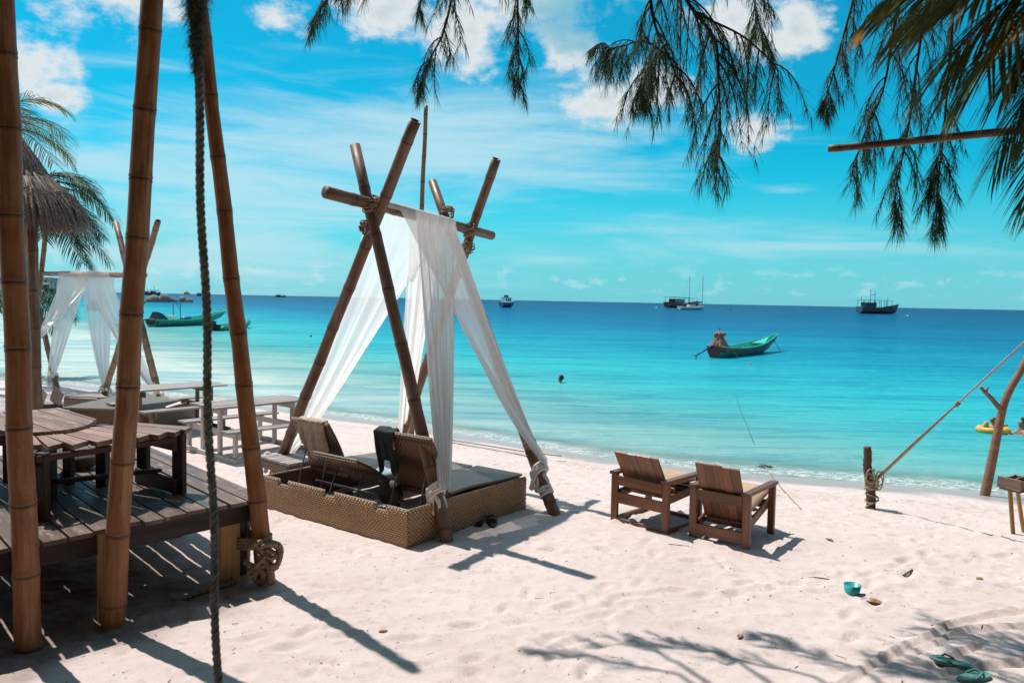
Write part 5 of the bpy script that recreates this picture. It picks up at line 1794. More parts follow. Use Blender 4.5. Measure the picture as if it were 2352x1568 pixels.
# far boats
def cabin(root, M, x0, x1, w_, z0, z1, m_w, m_r, nwin=4, roof_over=.25):
    mb = MB(); mb.box(((x0 + x1) / 2, 0, (z0 + z1) / 2), (x1 - x0, w_, z1 - z0)); cb = lput(mb, 'cabin', m_w, root, M)
    mb = MB(); mb.box(((x0 + x1) / 2, 0, z1 + .06), (x1 - x0 + roof_over * 2, w_ + .3, .12)); lput(mb, 'cabin_roof', m_r, root, M)
    wl_ = (x1 - x0) / nwin
    for sy in (-1, 1):
        for k in range(nwin):
            mb = MB(); mb.box((x0 + wl_ * (k + .5), sy * (w_ / 2 + .01), z0 + (z1 - z0) * .62), (wl_ * .62, .04, (z1 - z0) * .42)); lput(mb, 'window', M_GLASS, cb, M)
def fishing_boat(label, st_, bw_, m_h, m_c, B=3.2, scale=1.0, masts=True, canopy=True, D=1.0, group=None):
    rt_, M, L = place_boat('fishing_boat', label, 'boat', st_, bw_, group)
    hull_to(rt_, M, L, B, D, .9 * scale, .35 * scale, .75, .3, m_h, m_h, m_c, split=3, floor=.6, keel_up=.9, rake=.8, pw=2.4)
    u = L / 10
    mb = MB(); mb.box((L * .45, 0, D - .05), (L * .85, B * .8, .08)); lput(mb, 'main_deck', m_c, rt_, M)
    cabin(rt_, M, L * .12, L * .40, B * .6, D, D + 1.1 * scale, m_c, m_h, 4)
    if canopy:
        for x in np.linspace(.05, .8, 6):
            for sy in (-1, 1):
                mb = MB(); mb.tube([(L * x, sy * B * .38, D), (L * x, sy * B * .38, D + 1.55 * scale)], .05 * scale, 5); lput(mb, 'canopy_post', m_h, rt_, M)
        mb = MB(); mb.box((L * .43, 0, D + 1.6 * scale), (L * .80, B * .85, .1)); lput(mb, 'canopy', m_c, rt_, M)
    if masts:
        for xa, za, xb, zb3, nm in ((.3, 1.2, .3, 3.6, 'mast'), (.42, 1.2, .42, 3.2, 'mast'), (.3, 2.6, .42, 2.6, 'yard'), (.78, .4, .78, 2.2, 'mast'), (.05, 0, .05, 2.2, 'mast')):
            mb = MB(); mb.tube([(L * xa, 0, D + za * scale), (L * xb, 0, D + zb3 * scale)], .045 * scale, 5); lput(mb, nm, M_DARK, rt_, M)
    for k in range(5):
        mb = MB(); mb.ell((L * (.12 + .13 * k), -B * .5, D * .55), (.22 * scale, .1 * scale, .22 * scale), 8, 6); lput(mb, 'tyre_fender', M_BLACK, rt_, M)
    return rt_, M, L
# right fishing boat
fishing_boat('blue grey fishing boat with canopy and masts near the right horizon', PZ(1973, 720, SEA), PZ(2056, 721.5, SEA), M_GREYB, M_GREYB, 6.5, 2.2, D=2.2)
# red boat behind the sailing boat
fishing_boat('dark red wooden boat with canopy moored behind the sailing boat', PZ(1533, 706.5, SEA), PZ(1604, 706.0, SEA), M_REDB, M_REDB, 7.0, 2.6, masts=False, D=2.6)
# sailing boat
sb_, M, L = place_boat('sailing_boat', 'white two masted sailing boat with bare masts on the right', 'boat', PZ(1560, 711, SEA), PZ(1614, 711.5, SEA))
hull_to(sb_, M, L, 3.4, 1.3, .6, .3, .6, .3, M_HULLG, M_WHITE, M_WHITE, split=3, floor=.8, keel_up=.9, rake=1.0, pw=2.4)
mb = MB(); mb.box((L * .45, 0, 1.25), (L * .85, 2.4, .08)); lput(mb, 'deck', M_WHITE, sb_, M)
cabin(sb_, M, L * .38, L * .62, 1.8, 1.3, 2.2, M_WHITE, M_WHITE, 3, .1)
px2m = M.translation.y / FPX
for x_, zt_ in ((.40, 82), (.97, 81)):
    mb = MB(); mb.tube([(L * x_, 0, 1.2), (L * x_, 0, zt_ * px2m)], [.11, .07], 6); lput(mb, 'mast', M_DARK, sb_, M)
mb = MB(); mb.tube([(L * .5, 0, 2.6), (L * .95, 0, 3.6)], [.25, .35], 8); mb.tube([(L * .08, 0, 2.6), (L * .38, 0, 2.8)], [.2, .28], 8); lput(mb, 'furled_sail', M_CANVAS, sb_, M)
mb = MB()
for a, b_ in (((L * .40, 0, 80 * px2m), (L * .02, 0, 1.5)), ((L * .97, 0, 79 * px2m), (L * .55, 0, 2.2)), ((L * .97, 0, 79 * px2m), (L * 1.08, 0, 2.0))):
    mb.tube([a, b_], .02, 4)
lput(mb, 'rigging', M_DARK, sb_, M)
# speed boat near the centre horizon
sp_b, M, L = place_boat('cabin_cruiser', 'blue and white cabin boat right of the big tent', 'boat', PZ(1151, 706, SEA), PZ(1176, 706.3, SEA))
hull_to(sp_b, M, L, 3.6, 1.9, .6, .1, .9, .3, M_BLUEB, M_BLUEB, M_WHITE, split=3, floor=.9, keel_up=.9, rake=1.0)
cabin(sp_b, M, L * .2, L * .72, 2.6, 1.7, 3.6, M_WHITE, M_BLUEB, 3, .2)
mb = MB(); mb.tube([(L * .45, 0, 3.7), (L * .45, 0, 5.2)], .07, 5); mb.box((L * .45, 0, 4.2), (1.2, 1.2, .8)); lput(mb, 'flybridge', M_BLUEB, sp_b, M)
# boats near the left horizon
fishing_boat('dark fishing boat alone on the horizon left of the big tent', PZ(634, 682, SEA), PZ(656, 682.3, SEA), M_DARK, M_DARK, 5.0, 2.2, D=1.8)
fishing_boat('dark fishing boat at the left end of the far pair above the boulders', PZ(332, 677, SEA), PZ(350, 677.2, SEA), M_DARK, M_GREYB, 6.0, 2.6, D=2.2)
fishing_boat('dark fishing boat at the right end of the far pair above the boulders', PZ(346, 678.2, SEA), PZ(368, 678.4, SEA), M_DARK, M_GREYB, 6.0, 2.8, D=2.2)
fishing_boat('small dark boat on the horizon beside the hanging rope', PZ(453, 679.5, SEA), PZ(463, 679.8, SEA), M_DARK, M_BLUEB, 4.0, 2.0, D=1.6, masts=False)
fishing_boat('small moored boat seen past the small tent curtain', PZ(206, 713, SEA), PZ(240, 714, SEA), M_GREYB, M_BLUEB, 2.0, .6, D=.7, masts=False, canopy=False)

# boulders and rocks
def boulder(c, r, seed, label, name='boulder', group='boulders in the sea'):
    mb = MB(); mb.ell(c, r, 26, 16)
    rr = random.Random(seed); ph = [rr.uniform(0, 6) for _ in range(6)]
    c = Vector(c); v2 = []
    for p in mb.v:
        d = Vector(p) - c; n_ = Vector((d.x / r[0], d.y / r[1], d.z / r[2]))
        k = 1 + .10 * math.sin(n_.x * 2.7 + ph[0]) * math.cos(n_.y * 2.2 + ph[1]) + .06 * math.sin(n_.z * 4 + n_.x * 3 + ph[2]) + .03 * math.sin(n_.x * 9 + ph[3]) * math.sin(n_.z * 8 + ph[4])
        v2.append(tuple(c + d * k))
    mb.v = v2
    return tag(mb.build(name, M_ROCK, None, True), label, 'rock', group)
for x0, x1, y0, y1, lab in ((337, 366, 678, 694, 'large rounded granite boulder, left of the touching pair in the sea'), (362, 392, 677, 694, 'largest rounded granite boulder in the middle of the sea rocks'), (386, 402, 685, 694, 'small boulder against the right side of the largest boulder'), (399, 409, 687, 694, 'smallest dark boulder between the sea rocks'),
                        (412, 428, 680, 694, 'egg shaped boulder standing right of the smallest one'), (426, 444, 685, 694, 'low boulder half behind the hanging rope'), (306, 332, 686, 697, 'flat dark boulder left of the large boulder pair')):
    c = PZ((x0 + x1) / 2, y1, SEA)
    k = c.y / FPX
    boulder((c.x, c.y, SEA + .1), ((x1 - x0) / 2 * k * 1.05, (x1 - x0) / 2 * k, (y1 - y0) * k), int(x0), lab)
for x0, x1, y0, y1, lab in ((422, 437, 669.5, 676, 'round rock islet on the horizon left of the hanging rope'), (458, 466, 672.5, 676.3, 'tiny rock islet on the horizon right of the round one')):
    c = PZ((x0 + x1) / 2, y1 - .2, SEA); k = c.y / FPX
    boulder((c.x, c.y, SEA), ((x1 - x0) / 2 * k, (x1 - x0) / 2 * k, (y1 - y0) * k), int(x0), lab, 'rock_islet', 'rock islets on the horizon')
# buoys
for x, y, r, m_, lab in ((507, 712.5, 2.4, M_BUOYO, 'pale orange buoy floating above the left longtail boat'), (523, 720, 2.0, M_DARK, 'small dark buoy right of the pale orange one'), (767, 719, 2.6, M_BUOYW, 'white buoy floating right of the leaning deck pole'), (714, 773, 2.8, M_DARK, 'dark buoy floating between dinghy and big tent'),
                      (1508, 707.5, 2.0, M_BUOYW, 'white buoy left of the red boat'), (1660, 709, 1.6, M_BUOYO, 'tiny orange buoy right of the sailing boat'), (1678, 711.5, 2.0, M_DARK, 'tiny dark buoy right of the sailing boat'), (2085, 726, 2.0, M_BUOYW, 'white buoy right of the fishing boat'), (1722, 836, 2.6, M_BUOYO, 'round float beside the right longtail boat')):
    c = PZ(x, y, SEA); k = c.y / FPX
    mb = MB(); mb.ell((c.x, c.y, SEA + r * k * .3), (r * k, r * k, r * k), 12, 8)
    o = mb.build('mooring_buoy', m_, None, True); tag(o, lab, 'buoy', 'mooring buoys')
    mb = MB(); mb.tube([(c.x, c.y, SEA + r * k * 1.2), (c.x, c.y, SEA + r * k * 1.5)], r * k * .2, 6); mb.build('eye', M_DARK, o)
# mooring line of the right boat ending on the beach with a seaweed tangle
ml = thing('mooring_line', 'thin mooring line running from the sea up the sand near the chairs', 'rope', P(1765, 1080))
mb = MB()
wet0 = [PZ(1690, 905, SEA + .002), PZ(1702, 945, SEA + .002), PZ(1715, 975, SEA + .003), PZ(1735, 1025, SEA + .006), P(1752, 1062, .03)]
mw = MB(); mw.tube(smooth_path(wet0, 6), .008, 5); mw.build('wet_line', plain('wet line', (.03, .16, .16), .5), ml, True)
wet_ = [PS(1752, 1062, .012), PS(1765, 1082, .008), PS(1790, 1115, .005), PS(1815, 1143, .004), PS(1840, 1170, .004)]
mb.tube(smooth_path(wet_, 6), .009, 6); mb.build('line', M_ROPE, ml, True)
mb = MB()
c = P(1757, 1076, .02)
for k in range(60):
    a = rnd.uniform(0, 6.28); r_ = rnd.uniform(.02, .13)
    p = c + Vector((math.cos(a) * r_ * 1.4, math.sin(a) * r_, rnd.uniform(0, .05)))
    mb.tube([p, p + Vector((rnd.uniform(-.07, .07), rnd.uniform(-.05, .05), rnd.uniform(-.02, .03)))], .005, 4)
mb.build('seaweed_tangle', M_WEED, ml)
o = MB(); o.tube(smooth_path([P(x, y, .03) for x, y in ((1020, 1008), (1100, 1020), (1200, 1036), (1290, 1047))], 5), .012, 5)
tag(o.build('beach_line', M_ROPE_D, None, True), 'thin dark line stretched on the sand behind the big tent', 'rope')

# ------------------------------------------------------------------ swimmers
def body(name, label, verts, edges, radii, root_i, mat_, hair=None, hair_m=None, extra=None, group=None):
    me = bpy.data.meshes.new(name)
    me.from_pydata([tuple(v) for v in verts], edges, [])
    o = bpy.data.objects.new(name, me)
    me.materials.append(mat_)
    reg(o, None, Matrix.Identity(4))
    sk = o.modifiers.new('skin', 'SKIN')
    if not me.skin_vertices: me.attributes.new('skin', 'FLOAT', 'POINT')
    for i, r in enumerate(radii):
        d = me.skin_vertices[0].data[i]
        d.radius = r if hasattr(r, '__len__') else (r, r)
        d.use_root = (i == root_i)
    sk.use_smooth_shade = True
    ss2 = o.modifiers.new('subd', 'SUBSURF'); ss2.levels = 2; ss2.render_levels = 2
    return tag(o, label, 'person', group)
def swimmer(label, c, face, hair_m, arms, swim=None, sc_=1.0, group=None):
    """upper body in the water; c on the water surface below the chin"""
    fx, fy = math.cos(face), math.sin(face)
    f_ = Vector((fx, fy, 0)); s_ = Vector((-fy, fx, 0)); z = Vector((0, 0, 1))
    K = lambda a, b_, h: Vector(c) + (f_ * a + s_ * b_ + z * h) * sc_
    vs = [K(0, 0, -.75), K(0, 0, -.50), K(0, 0, -.22), K(.01, 0, -.02), K(.02, 0, .07), K(.03, 0, .16), K(.02, 0, .25), K(0, .17, -.05), K(0, -.17, -.05)]
    ed_ = [(0, 1), (1, 2), (2, 3), (3, 4), (4, 5), (5, 6), (3, 7), (3, 8)]
    ra_ = [(.14, .10), (.13, .095), (.15, .10), (.085, .07), (.052, .052), (.082, .092), (.062, .075), .058, .058]
    for sd_, pts in zip((1, -1), arms):
        prev = 7 if sd_ > 0 else 8
        for k, (a, b_, h) in enumerate(pts):
            vs.append(K(a, sd_ * b_, h)); ra_.append((.045, .036, .026)[k]); ed_.append((prev, len(vs) - 1)); prev = len(vs) - 1
    o = body('person', label, vs, ed_, [tuple(q_ * sc_ for q_ in r) if hasattr(r, '__len__') else r * sc_ for r in ra_], 0, M_SKIN, group=group)
    mb = MB()
    hc = K(-.012, 0, .215)
    mb.ell(hc, (.098 * sc_, .092 * sc_, .098 * sc_), 16, 10)
    mb.v = [tuple(Vector(p) - f_ * max(0, (Vector(p) - hc).dot(f_)) * .35 + z * (.018 if (Vector(p) - hc).dot(f_) > .03 else 0)) for p in mb.v]
    mb.build('hair', hair_m, o, True)
    if swim:
        mb = MB()
        for t_ in (-.28, -.16): pass
        pts = [K(math.cos(a) * .115, math.sin(a) * .165, -.16) for a in np.linspace(0, 2 * math.pi, 21)]
        mb.tube(pts, .05 * sc_, 8, False); mb.build('swimsuit', swim, o, True)
    return o
low_arms = (((.12, .24, -.2), (.25, .26, -.25), (.33, .22, -.26)), ((.12, .24, -.2), (.25, .26, -.25), (.33, .22, -.26)))
c = PZ(1288, 879, SEA); swimmer('dark haired swimmer with only the head above water right of the tent', (c.x, c.y, SEA - .03), 2.5, M_HAIRD, low_arms)
c = PZ(2281, 992, SEA)
ring_arms = (((.10, .25, .0), (.20, .34, .06), (.26, .40, .06)), ((.10, .25, .0), (.20, .34, .06), (.26, .40, .06)))
swimmer('light haired child in a yellow swim ring behind the driftwood pole', (c.x, c.y, SEA + .12), -1.0, M_HAIRB, ring_arms, None, .72)
rg = thing('swim_ring', 'yellow inflatable swim ring round the child in the shallows', 'swim ring', (c.x, c.y, SEA))
mb = MB(); mb.tube([Vector((c.x + math.cos(a) * .27, c.y + math.sin(a) * .27, SEA + .05)) for a in np.linspace(0, 2 * math.pi, 33)], .085, 12, False); mb.build('tube', M_YELLOW, rg, True)
mb = MB(); mb.ell((c.x - .24, c.y - .12, SEA + .17), (.06, .05, .10), 12, 8); mb.build('head_ornament', M_YELLOW, rg, True)
c = PZ(2349, 997, SEA)
swimmer('dark haired swimmer in navy swimwear at the right picture edge', (c.x, c.y, SEA + .08), 3.0, M_HAIRD, (((.15, .22, -.12), (.32, .2, -.1), (.45, .15, -.08)), ((.15, .22, -.12), (.32, .2, -.1), (.45, .15, -.08))), M_SWIM)

# ------------------------------------------------------------------ thatched umbrella
yu = 12.0
uc = PY(26, 330, yu)
um = thing('thatched_umbrella', 'thatched palm leaf umbrella on a wooden trunk at the left', 'umbrella', (uc.x, uc.y, ground_z(uc.x, uc.y)))
mb = MB()
rr = random.Random(3)
def blade(p, d, L_, wd, droop, mbx):
    s_ = d.cross(Vector((0, 0, 1)))
    if s_.length < .01: s_ = Vector((1, 0, 0))
    s_ = (s_.normalized() + Vector((0, 0, rr.uniform(-.9, .9)))).normalized() * wd / 2
    a = p; b_ = p + d * L_ * .5 + Vector((0, 0, -droop * L_ * .18)); c_ = p + d * L_ + Vector((0, 0, -droop * L_ * .6))
    mbx.add([a - s_, a + s_, b_ + s_ * .8, b_ - s_ * .8, c_], [(0, 1, 2, 3), (3, 2, 4)])
def tier(r0, r1, z0, z1, n, mbx, edge):
    for i in range(n):
        a = rr.uniform(0, 2 * math.pi); t_ = rr.random() ** .7
        r_ = r0 + (r1 - r0) * t_
        zz = z0 + (z1 - z0) * t_
        d = Vector((math.cos(a + rr.uniform(-.25, .25)) * (r1 - r0), math.sin(a + rr.uniform(-.25, .25)) * (r1 - r0), (z1 - z0))).normalized()
        p = Vector((uc.x + math.cos(a) * r_, uc.y + math.sin(a) * r_, zz + rr.uniform(0, .07)))
        blade(p, d, rr.uniform(.25, .5), rr.uniform(.012, .035), .25 + (t_ > .75) * 1.2, mbx)
    for i in range(edge):
        a = rr.uniform(0, 2 * math.pi)
        p = Vector((uc.x + math.cos(a) * r1 * rr.uniform(.86, 1.02), uc.y + math.sin(a) * r1 * rr.uniform(.86, 1.02), z1 + rr.uniform(-.02, .1)))
        blade(p, Vector((math.cos(a) * .35, math.sin(a) * .35, -.9)).normalized(), rr.uniform(.15, .58), rr.uniform(.012, .035), .3 + rr.uniform(-.3, .4), mbx)
zA, zM, zE = PY(0, 300, yu).z, PY(0, 395, yu).z, PY(0, 455, yu).z
tier(.05, .46, zA, zM, 2000, mb, 900)
tier(.26, .86, zM + .12, zE, 3000, mb, 1900)
o = mb.build('thatch', M_THATCH, um); o['kind'] = 'stuff'
mb = MB(); n_ = 20
mb.v = [(uc.x, uc.y, zA - .05)] + [(uc.x + math.cos(2 * math.pi * k / n_) * .76, uc.y + math.sin(2 * math.pi * k / n_) * .76, zE + .02) for k in range(n_)]
mb.f = [(0, 1 + k, 1 + (k + 1) % n_) for k in range(n_)]; mb.mi = [0] * n_
mb.build('roof_base', M_THATCH, um)
mb = MB(); gz = ground_z(uc.x, uc.y)
pts = [Vector((uc.x + .10 + .03 * math.sin(i * .9), uc.y + .03 * math.cos(i * 1.3), gz - .2 + (zA - gz) * i / 10)) for i in range(11)]
mb.tube(smooth_path(pts, 4), [.12 + .012 * math.sin(i * 2.1) + .006 * math.sin(i * 5.3) for i in range(41)], 12)
for k in range(9):
    i = 4 + k * 3.6; p = pts[int(i / 4)]
    mb.ell(p + Vector((.10, -.06, .1 * (k % 4))), (.035, .035, .05), 8, 6)
mb.build('trunk', M_DRIFT, um, True)
o = bamboo('bamboo_pole', Vector((PY(86, 880, 12.6).x, 12.6, -.3)), PY(72, 500, 12.6), .085, .08, 88, None, M_BAMBOO_G, first=.3, step=.6)
tag(o, 'grey bamboo pole beside the trunk of the thatched umbrella', 'bamboo pole')

# ------------------------------------------------------------------ palms
def frond(mb, base, d0, L_, droop, nl, ll, wd, seed, mbr=None, twist=0.0, hangk=.6, fwd=.55):
    """one pinnate frond; leaflets as folded strips"""
    r_ = random.Random(seed)
    pts = []; p = Vector(base); d = Vector(d0).normalized(); st = L_ / 18
    for i in range(19):
        pts.append(p.copy())
        d = (d + Vector((0, 0, -droop * st / L_ * 2.2 * (.4 + i / 18)))).normalized()
        p = p + d * st
    if mbr is not None: mbr.tube(pts, list(np.linspace(.028, .004, 19) * (L_ / 2.6)), 6)
    for i in range(nl):
        t_ = .10 + .9 * (i + r_.uniform(-.3, .3)) / nl
        k = min(17, max(0, int(t_ * 18))); f_ = min(1, max(0, t_ * 18 - k))
        c = pts[k].lerp(pts[k + 1], f_); ax_ = (pts[k + 1] - pts[k]).normalized()
        sd = ax_.cross(Vector((0, 0, 1)))
        if sd.length < .05: sd = Vector((1, 0, 0))
        sd.normalize(); up = sd.cross(ax_)
        ln = ll * (math.sin(math.pi * (.12 + .80 * t_)) ** .7) * r_.uniform(.85, 1.12)
        for s_ in (1, -1):
            if r_.random() < .04: continue
            dd = (sd * s_ * 1.0 + ax_ * (fwd + .5 * t_ + r_.uniform(-.12, .12)) + up * (.25 - .2 * t_ + r_.uniform(-.12, .12)) + Vector((0, 0, twist))).normalized()
            w_ = ax_ * wd / 2
            q0 = c; q1 = c + dd * ln * .4 + Vector((0, 0, -hangk * ln * .06)); q2 = c + dd * ln * .75 + Vector((0, 0, -hangk * ln * .26)); q3 = c + dd * ln * .95 + Vector((0, 0, -hangk * ln * .52))
            mb.add([q0 - w_ * .5, q0 + w_ * .5, q1 + w_, q1 - w_, q2 + w_ * .75, q2 - w_ * .75, q3], [(0, 1, 2, 3), (3, 2, 4, 5), (5, 4, 6)])
def palm(label, base, crown, fr, seed, m_leaf, ll=.75, nl=44, wd=.035, group=None):
    t_ = thing('coconut_palm', label, 'palm tree', base, group)
    mb = MB(); base, crown = Vector(base), Vector(crown)
    pts = [base - Vector((0, 0, .3))] + [base.lerp(crown, k / 6) + Vector((.15 * math.sin(k / 6 * 3.1), 0, 0)) for k in range(1, 7)]
    sp2 = smooth_path(pts, 6); n_ = len(sp2)
    mb.tube(sp2, [(.16 - .06 * i / n_) * (1.05 if i % 2 else .97) for i in range(n_)], 12)
    mb.build('trunk', M_PTRUNK, t_, True)
    for i, (az_, el_, L_, dr) in enumerate(fr):
        mb = MB(); mr = MB()
        d = Vector((math.sin(R(az_)) * math.cos(R(el_)), math.cos(R(az_)) * math.cos(R(el_)), math.sin(R(el_))))
        frond(mb, crown + Vector((0, 0, .02)), d, L_, dr, nl, ll, wd, seed * 50 + i, mr)
        o = mb.build('frond', m_leaf, t_); mr.build('midrib', M_PALM_Y, o, True)
    return t_
yp = 19.0
cr = PY(-40, 300, yp)
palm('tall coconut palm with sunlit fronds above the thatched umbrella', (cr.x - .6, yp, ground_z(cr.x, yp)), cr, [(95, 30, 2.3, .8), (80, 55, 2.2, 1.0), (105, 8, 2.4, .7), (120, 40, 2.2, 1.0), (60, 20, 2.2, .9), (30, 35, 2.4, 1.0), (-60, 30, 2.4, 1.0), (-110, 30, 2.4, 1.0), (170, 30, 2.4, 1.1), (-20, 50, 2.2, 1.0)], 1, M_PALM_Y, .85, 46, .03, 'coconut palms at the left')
yp = 22.0
cr = PY(72, 425, yp)
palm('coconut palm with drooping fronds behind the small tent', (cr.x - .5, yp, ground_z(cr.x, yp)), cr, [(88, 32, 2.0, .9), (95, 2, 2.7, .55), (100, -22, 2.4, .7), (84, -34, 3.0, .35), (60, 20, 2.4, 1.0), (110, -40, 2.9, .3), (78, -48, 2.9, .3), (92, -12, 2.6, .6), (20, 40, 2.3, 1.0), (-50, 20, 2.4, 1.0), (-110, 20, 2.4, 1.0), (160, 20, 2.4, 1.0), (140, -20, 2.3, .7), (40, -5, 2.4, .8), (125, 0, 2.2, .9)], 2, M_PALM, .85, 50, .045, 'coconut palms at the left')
cr = PY(50, 655, 26)
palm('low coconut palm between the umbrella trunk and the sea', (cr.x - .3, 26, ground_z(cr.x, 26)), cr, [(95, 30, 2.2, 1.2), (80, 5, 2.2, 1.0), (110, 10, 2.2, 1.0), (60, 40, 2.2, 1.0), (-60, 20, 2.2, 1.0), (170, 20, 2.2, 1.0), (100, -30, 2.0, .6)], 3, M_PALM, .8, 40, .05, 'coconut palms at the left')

# near palm at the upper right
pb_ = Vector((3.3, 2.2, 0))
np_ = thing('coconut_palm', 'dark near palm fronds hanging in from the upper right corner', 'palm tree', pb_)
pcw = Vector((2.42, 3.0, 3.95))
mb = MB(); mb.tube(smooth_path([pb_ - Vector((0, 0, .3)), pb_ + Vector((-.15, .2, 1.5)), pb_ + Vector((-.5, .5, 3.2)), pcw], 6), list(np.linspace(.15, .10, 19)), 12); mb.build('trunk', M_PTRUNK, np_, True)
def near_frond(b0, b1, droop, nl, ll, seed, m_=None, hang=1.2, twist=-.3, wd=.032):
    mb = MB(); mr = MB(); b0, b1 = Vector(b0), Vector(b1)
    frond(mb, b0, (b1 - b0), (b1 - b0).length, droop, nl, ll, wd, seed, mr, twist, hang, 1.15)
    o = mb.build('frond', m_ or M_PALM_N, np_); mr.build('midrib', M_PALM_N, o, True)
for k_, (x_q, y_q, d_q, dr_q, ll_q) in enumerate(((2060, -60, 3.2, .25, .5), (2110, 40, 3.0, .3, .5), (2160, 130, 3.3, .3, .48), (2240, 250, 3.0, .35, .46), (2330, 330, 3.2, .35, .45), (2440, 360, 3.3, .4, .45), (2150, -150, 2.8, .3, .5), (2010, -120, 3.1, .25, .5), (2200, 20, 2.7, .3, .5), (2260, 120, 3.1, .3, .48), (2300, 220, 2.9, .3, .46), (2360, 60, 2.8, .3, .5), (2390, 240, 3.0, .35, .46))):
    near_frond(pcw + Vector((rnd.uniform(-.06, .06), rnd.uniform(-.08, .08), 0)), PY(x_q, y_q, d_q), dr_q, 54, ll_q, 1 + k_, wd=.022, hang=.55, twist=-.15)
for k_, (x_q, y_q, d_q) in enumerate(((2350, 470, 3.1), (2290, 420, 3.25), (2430, 490, 3.3), (2220, 330, 3.2), (2380, 400, 2.9))):
    near_frond(pcw + Vector((.05, .1 * k_ - .2, 0)), PY(x_q, y_q, d_q), .25, 50, .46, 60 + k_, wd=.026, hang=.35, twist=-.35)
for k, (dx_, dy_, dz_) in enumerate(((1.5, .3, .2), (.6, -1.6, .3), (-.3, -1.7, .4), (1.6, -.9, .4), (1.0, 1.4, .6))):
    near_frond(pcw, pcw + Vector((dx_, dy_, dz_)) * 1.3, 1.0, 40, .6, 20 + k)
# bamboo rail at the upper right
bp0, bp1 = PY(1902, 341, 4.2), PY(2352, 300, 3.85)
dirp = (bp1 - bp0).normalized()
brl = thing('bamboo_rail', 'thin bamboo rail pointing in from the right edge below the palm fronds', 'bamboo rail', bp0 + dirp * 2.2)
bamboo('rail', bp0 + dirp * 2.6, bp0, .024, .019, 91, brl, M_BAMBOO_G, first=.3, step=.38)
e_ = bp0 + dirp * 2.25
bamboo('post', Vector((e_.x, e_.y + .08, -.2)), Vector((e_.x, e_.y + .08, e_.z + .3)), .05, .045, 92, brl, M_BAMBOO, first=.3, step=.4)
coil('lashing', Vector((e_.x, e_.y + .05, e_.z)), (0, 0, 1), .07, 4, .02, .006, M_ROPE, brl, seed=12)

# ------------------------------------------------------------------ casuarina
ctb = Vector((2.6, -4.5, 0))
cas = thing('casuarina_tree', 'casuarina tree hanging dark needle branches into the top of the picture', 'tree', ctb)
mb = MB()
top_ = Vector((2.0, -3.0, 7.0))
mb.tube(smooth_path([ctb - Vector((0, 0, .3)), Vector((2.7, -4.3, 2)), Vector((2.4, -3.8, 4.5)), top_], 6), list(np.linspace(.28, .16, 19)), 14)
mb.build('trunk', M_BARK, cas, True)
def needles(mb, c, ax_, n, ln, rg_, spread=.5):
    for _ in range(n):
        d = (Vector((rg_.gauss(0, spread), rg_.gauss(0, spread), -1.0)) + ax_ * rg_.uniform(.2, .9)).normalized()
        L_ = ln * rg_.uniform(.6, 1.25)
        s_ = d.cross(Vector((rg_.uniform(-1, 1), rg_.uniform(-1, 1), .2))).normalized() * rg_.uniform(.0013, .0021)
        m_ = c + d * L_ * .55; e = c + d * L_ + Vector((0, 0, -L_ * .12))
        mb.add([c - s_, c + s_, m_ + s_, m_ - s_, e], [(0, 1, 2, 3), (3, 2, 4)])
def cas_branch(px, depth, seed, side=.5, nside=10, nn=13, ln=.21, rad=.016, taper_side=1.0):
    nside = int(nside * 1.45); nn = int(nn * .72); ln *= .82
    rg_ = random.Random(seed)
    pts = smooth_path([PY(x, y, depth + dz_) for (x, y, dz_) in px], 6)
    tw = MB(); nd = MB()
    n_ = len(pts)
    tw.tube(pts, list(np.linspace(rad, .003, n_)), 6)
    for i in range(2, n_):
        f_ = i / (n_ - 1)
        if rg_.random() < .75: needles(nd, pts[i], (pts[i] - pts[i - 1]).normalized(), nn // 2, ln * .9, rg_, .35)
    for k in range(nside):
        f_ = .08 + .9 * (k + rg_.random() * .8) / nside
        i = min(n_ - 2, int(f_ * (n_ - 1)))
        ax_ = (pts[i + 1] - pts[i]).normalized()
        a = rg_.uniform(0, 6.28)
        o_ = ax_.orthogonal().normalized(); o2 = ax_.cross(o_)
        d = (o_ * math.cos(a) + o2 * math.sin(a) + ax_ * .7).normalized()
        L_ = side * (1.15 - .75 * f_ * taper_side) * rg_.uniform(.55, 1.2)
        q_ = [pts[i]]; dd = d.copy()
        for s_ in range(7):
            dd = (dd + Vector((0, 0, -.30)) ).normalized()
            q_.append(q_[-1] + dd * L_ / 7)
        tw.tube(q_, list(np.linspace(rad * .45, .002, 8)), 5)
        for j in range(1, 8):
            needles(nd, q_[j], (q_[j] - q_[j - 1]).normalized(), nn, ln * (1.0 - .25 * (j == 7)), rg_, .58)
            if rg_.random() < .5:
                d2 = (dd + Vector((rg_.uniform(-.8, .8), rg_.uniform(-.8, .8), -.2))).normalized()
                e = q_[j] + d2 * L_ * .28
                tw.tube([q_[j], e], [.003, .0015], 4); needles(nd, e, d2, nn, ln * .85, rg_, .28)
                needles(nd, q_[j].lerp(e, .5), d2, nn // 2, ln * .85, rg_, .3)
    b_ = tw.build('branch', M_BARK, cas, True)
    o = nd.build('needles', M_NEEDLE, b_); o['kind'] = 'stuff'
    return pts[0]
DP = 7.0
roots = []
roots.append(cas_branch([(860, -190, 0), (800, -70, 0), (745, 10, 0), (718, 45, 0)], DP, 1, .45, 7, 9, .2))
roots.append(cas_branch([(860, -160, .3), (835, -60, .3), (800, -15, .2)], DP, 11, .35, 4, 9, .2))
roots.append(cas_branch([(1090, -200, 0), (1050, -60, 0), (1020, 70, 0), (985, 140, 0), (970, 195, 0)], DP, 2, .42, 11, 10, .19))
roots.append(cas_branch([(985, -150, .2), (975, -40, .2), (955, 55, .2)], DP, 21, .22, 4, 9, .18))
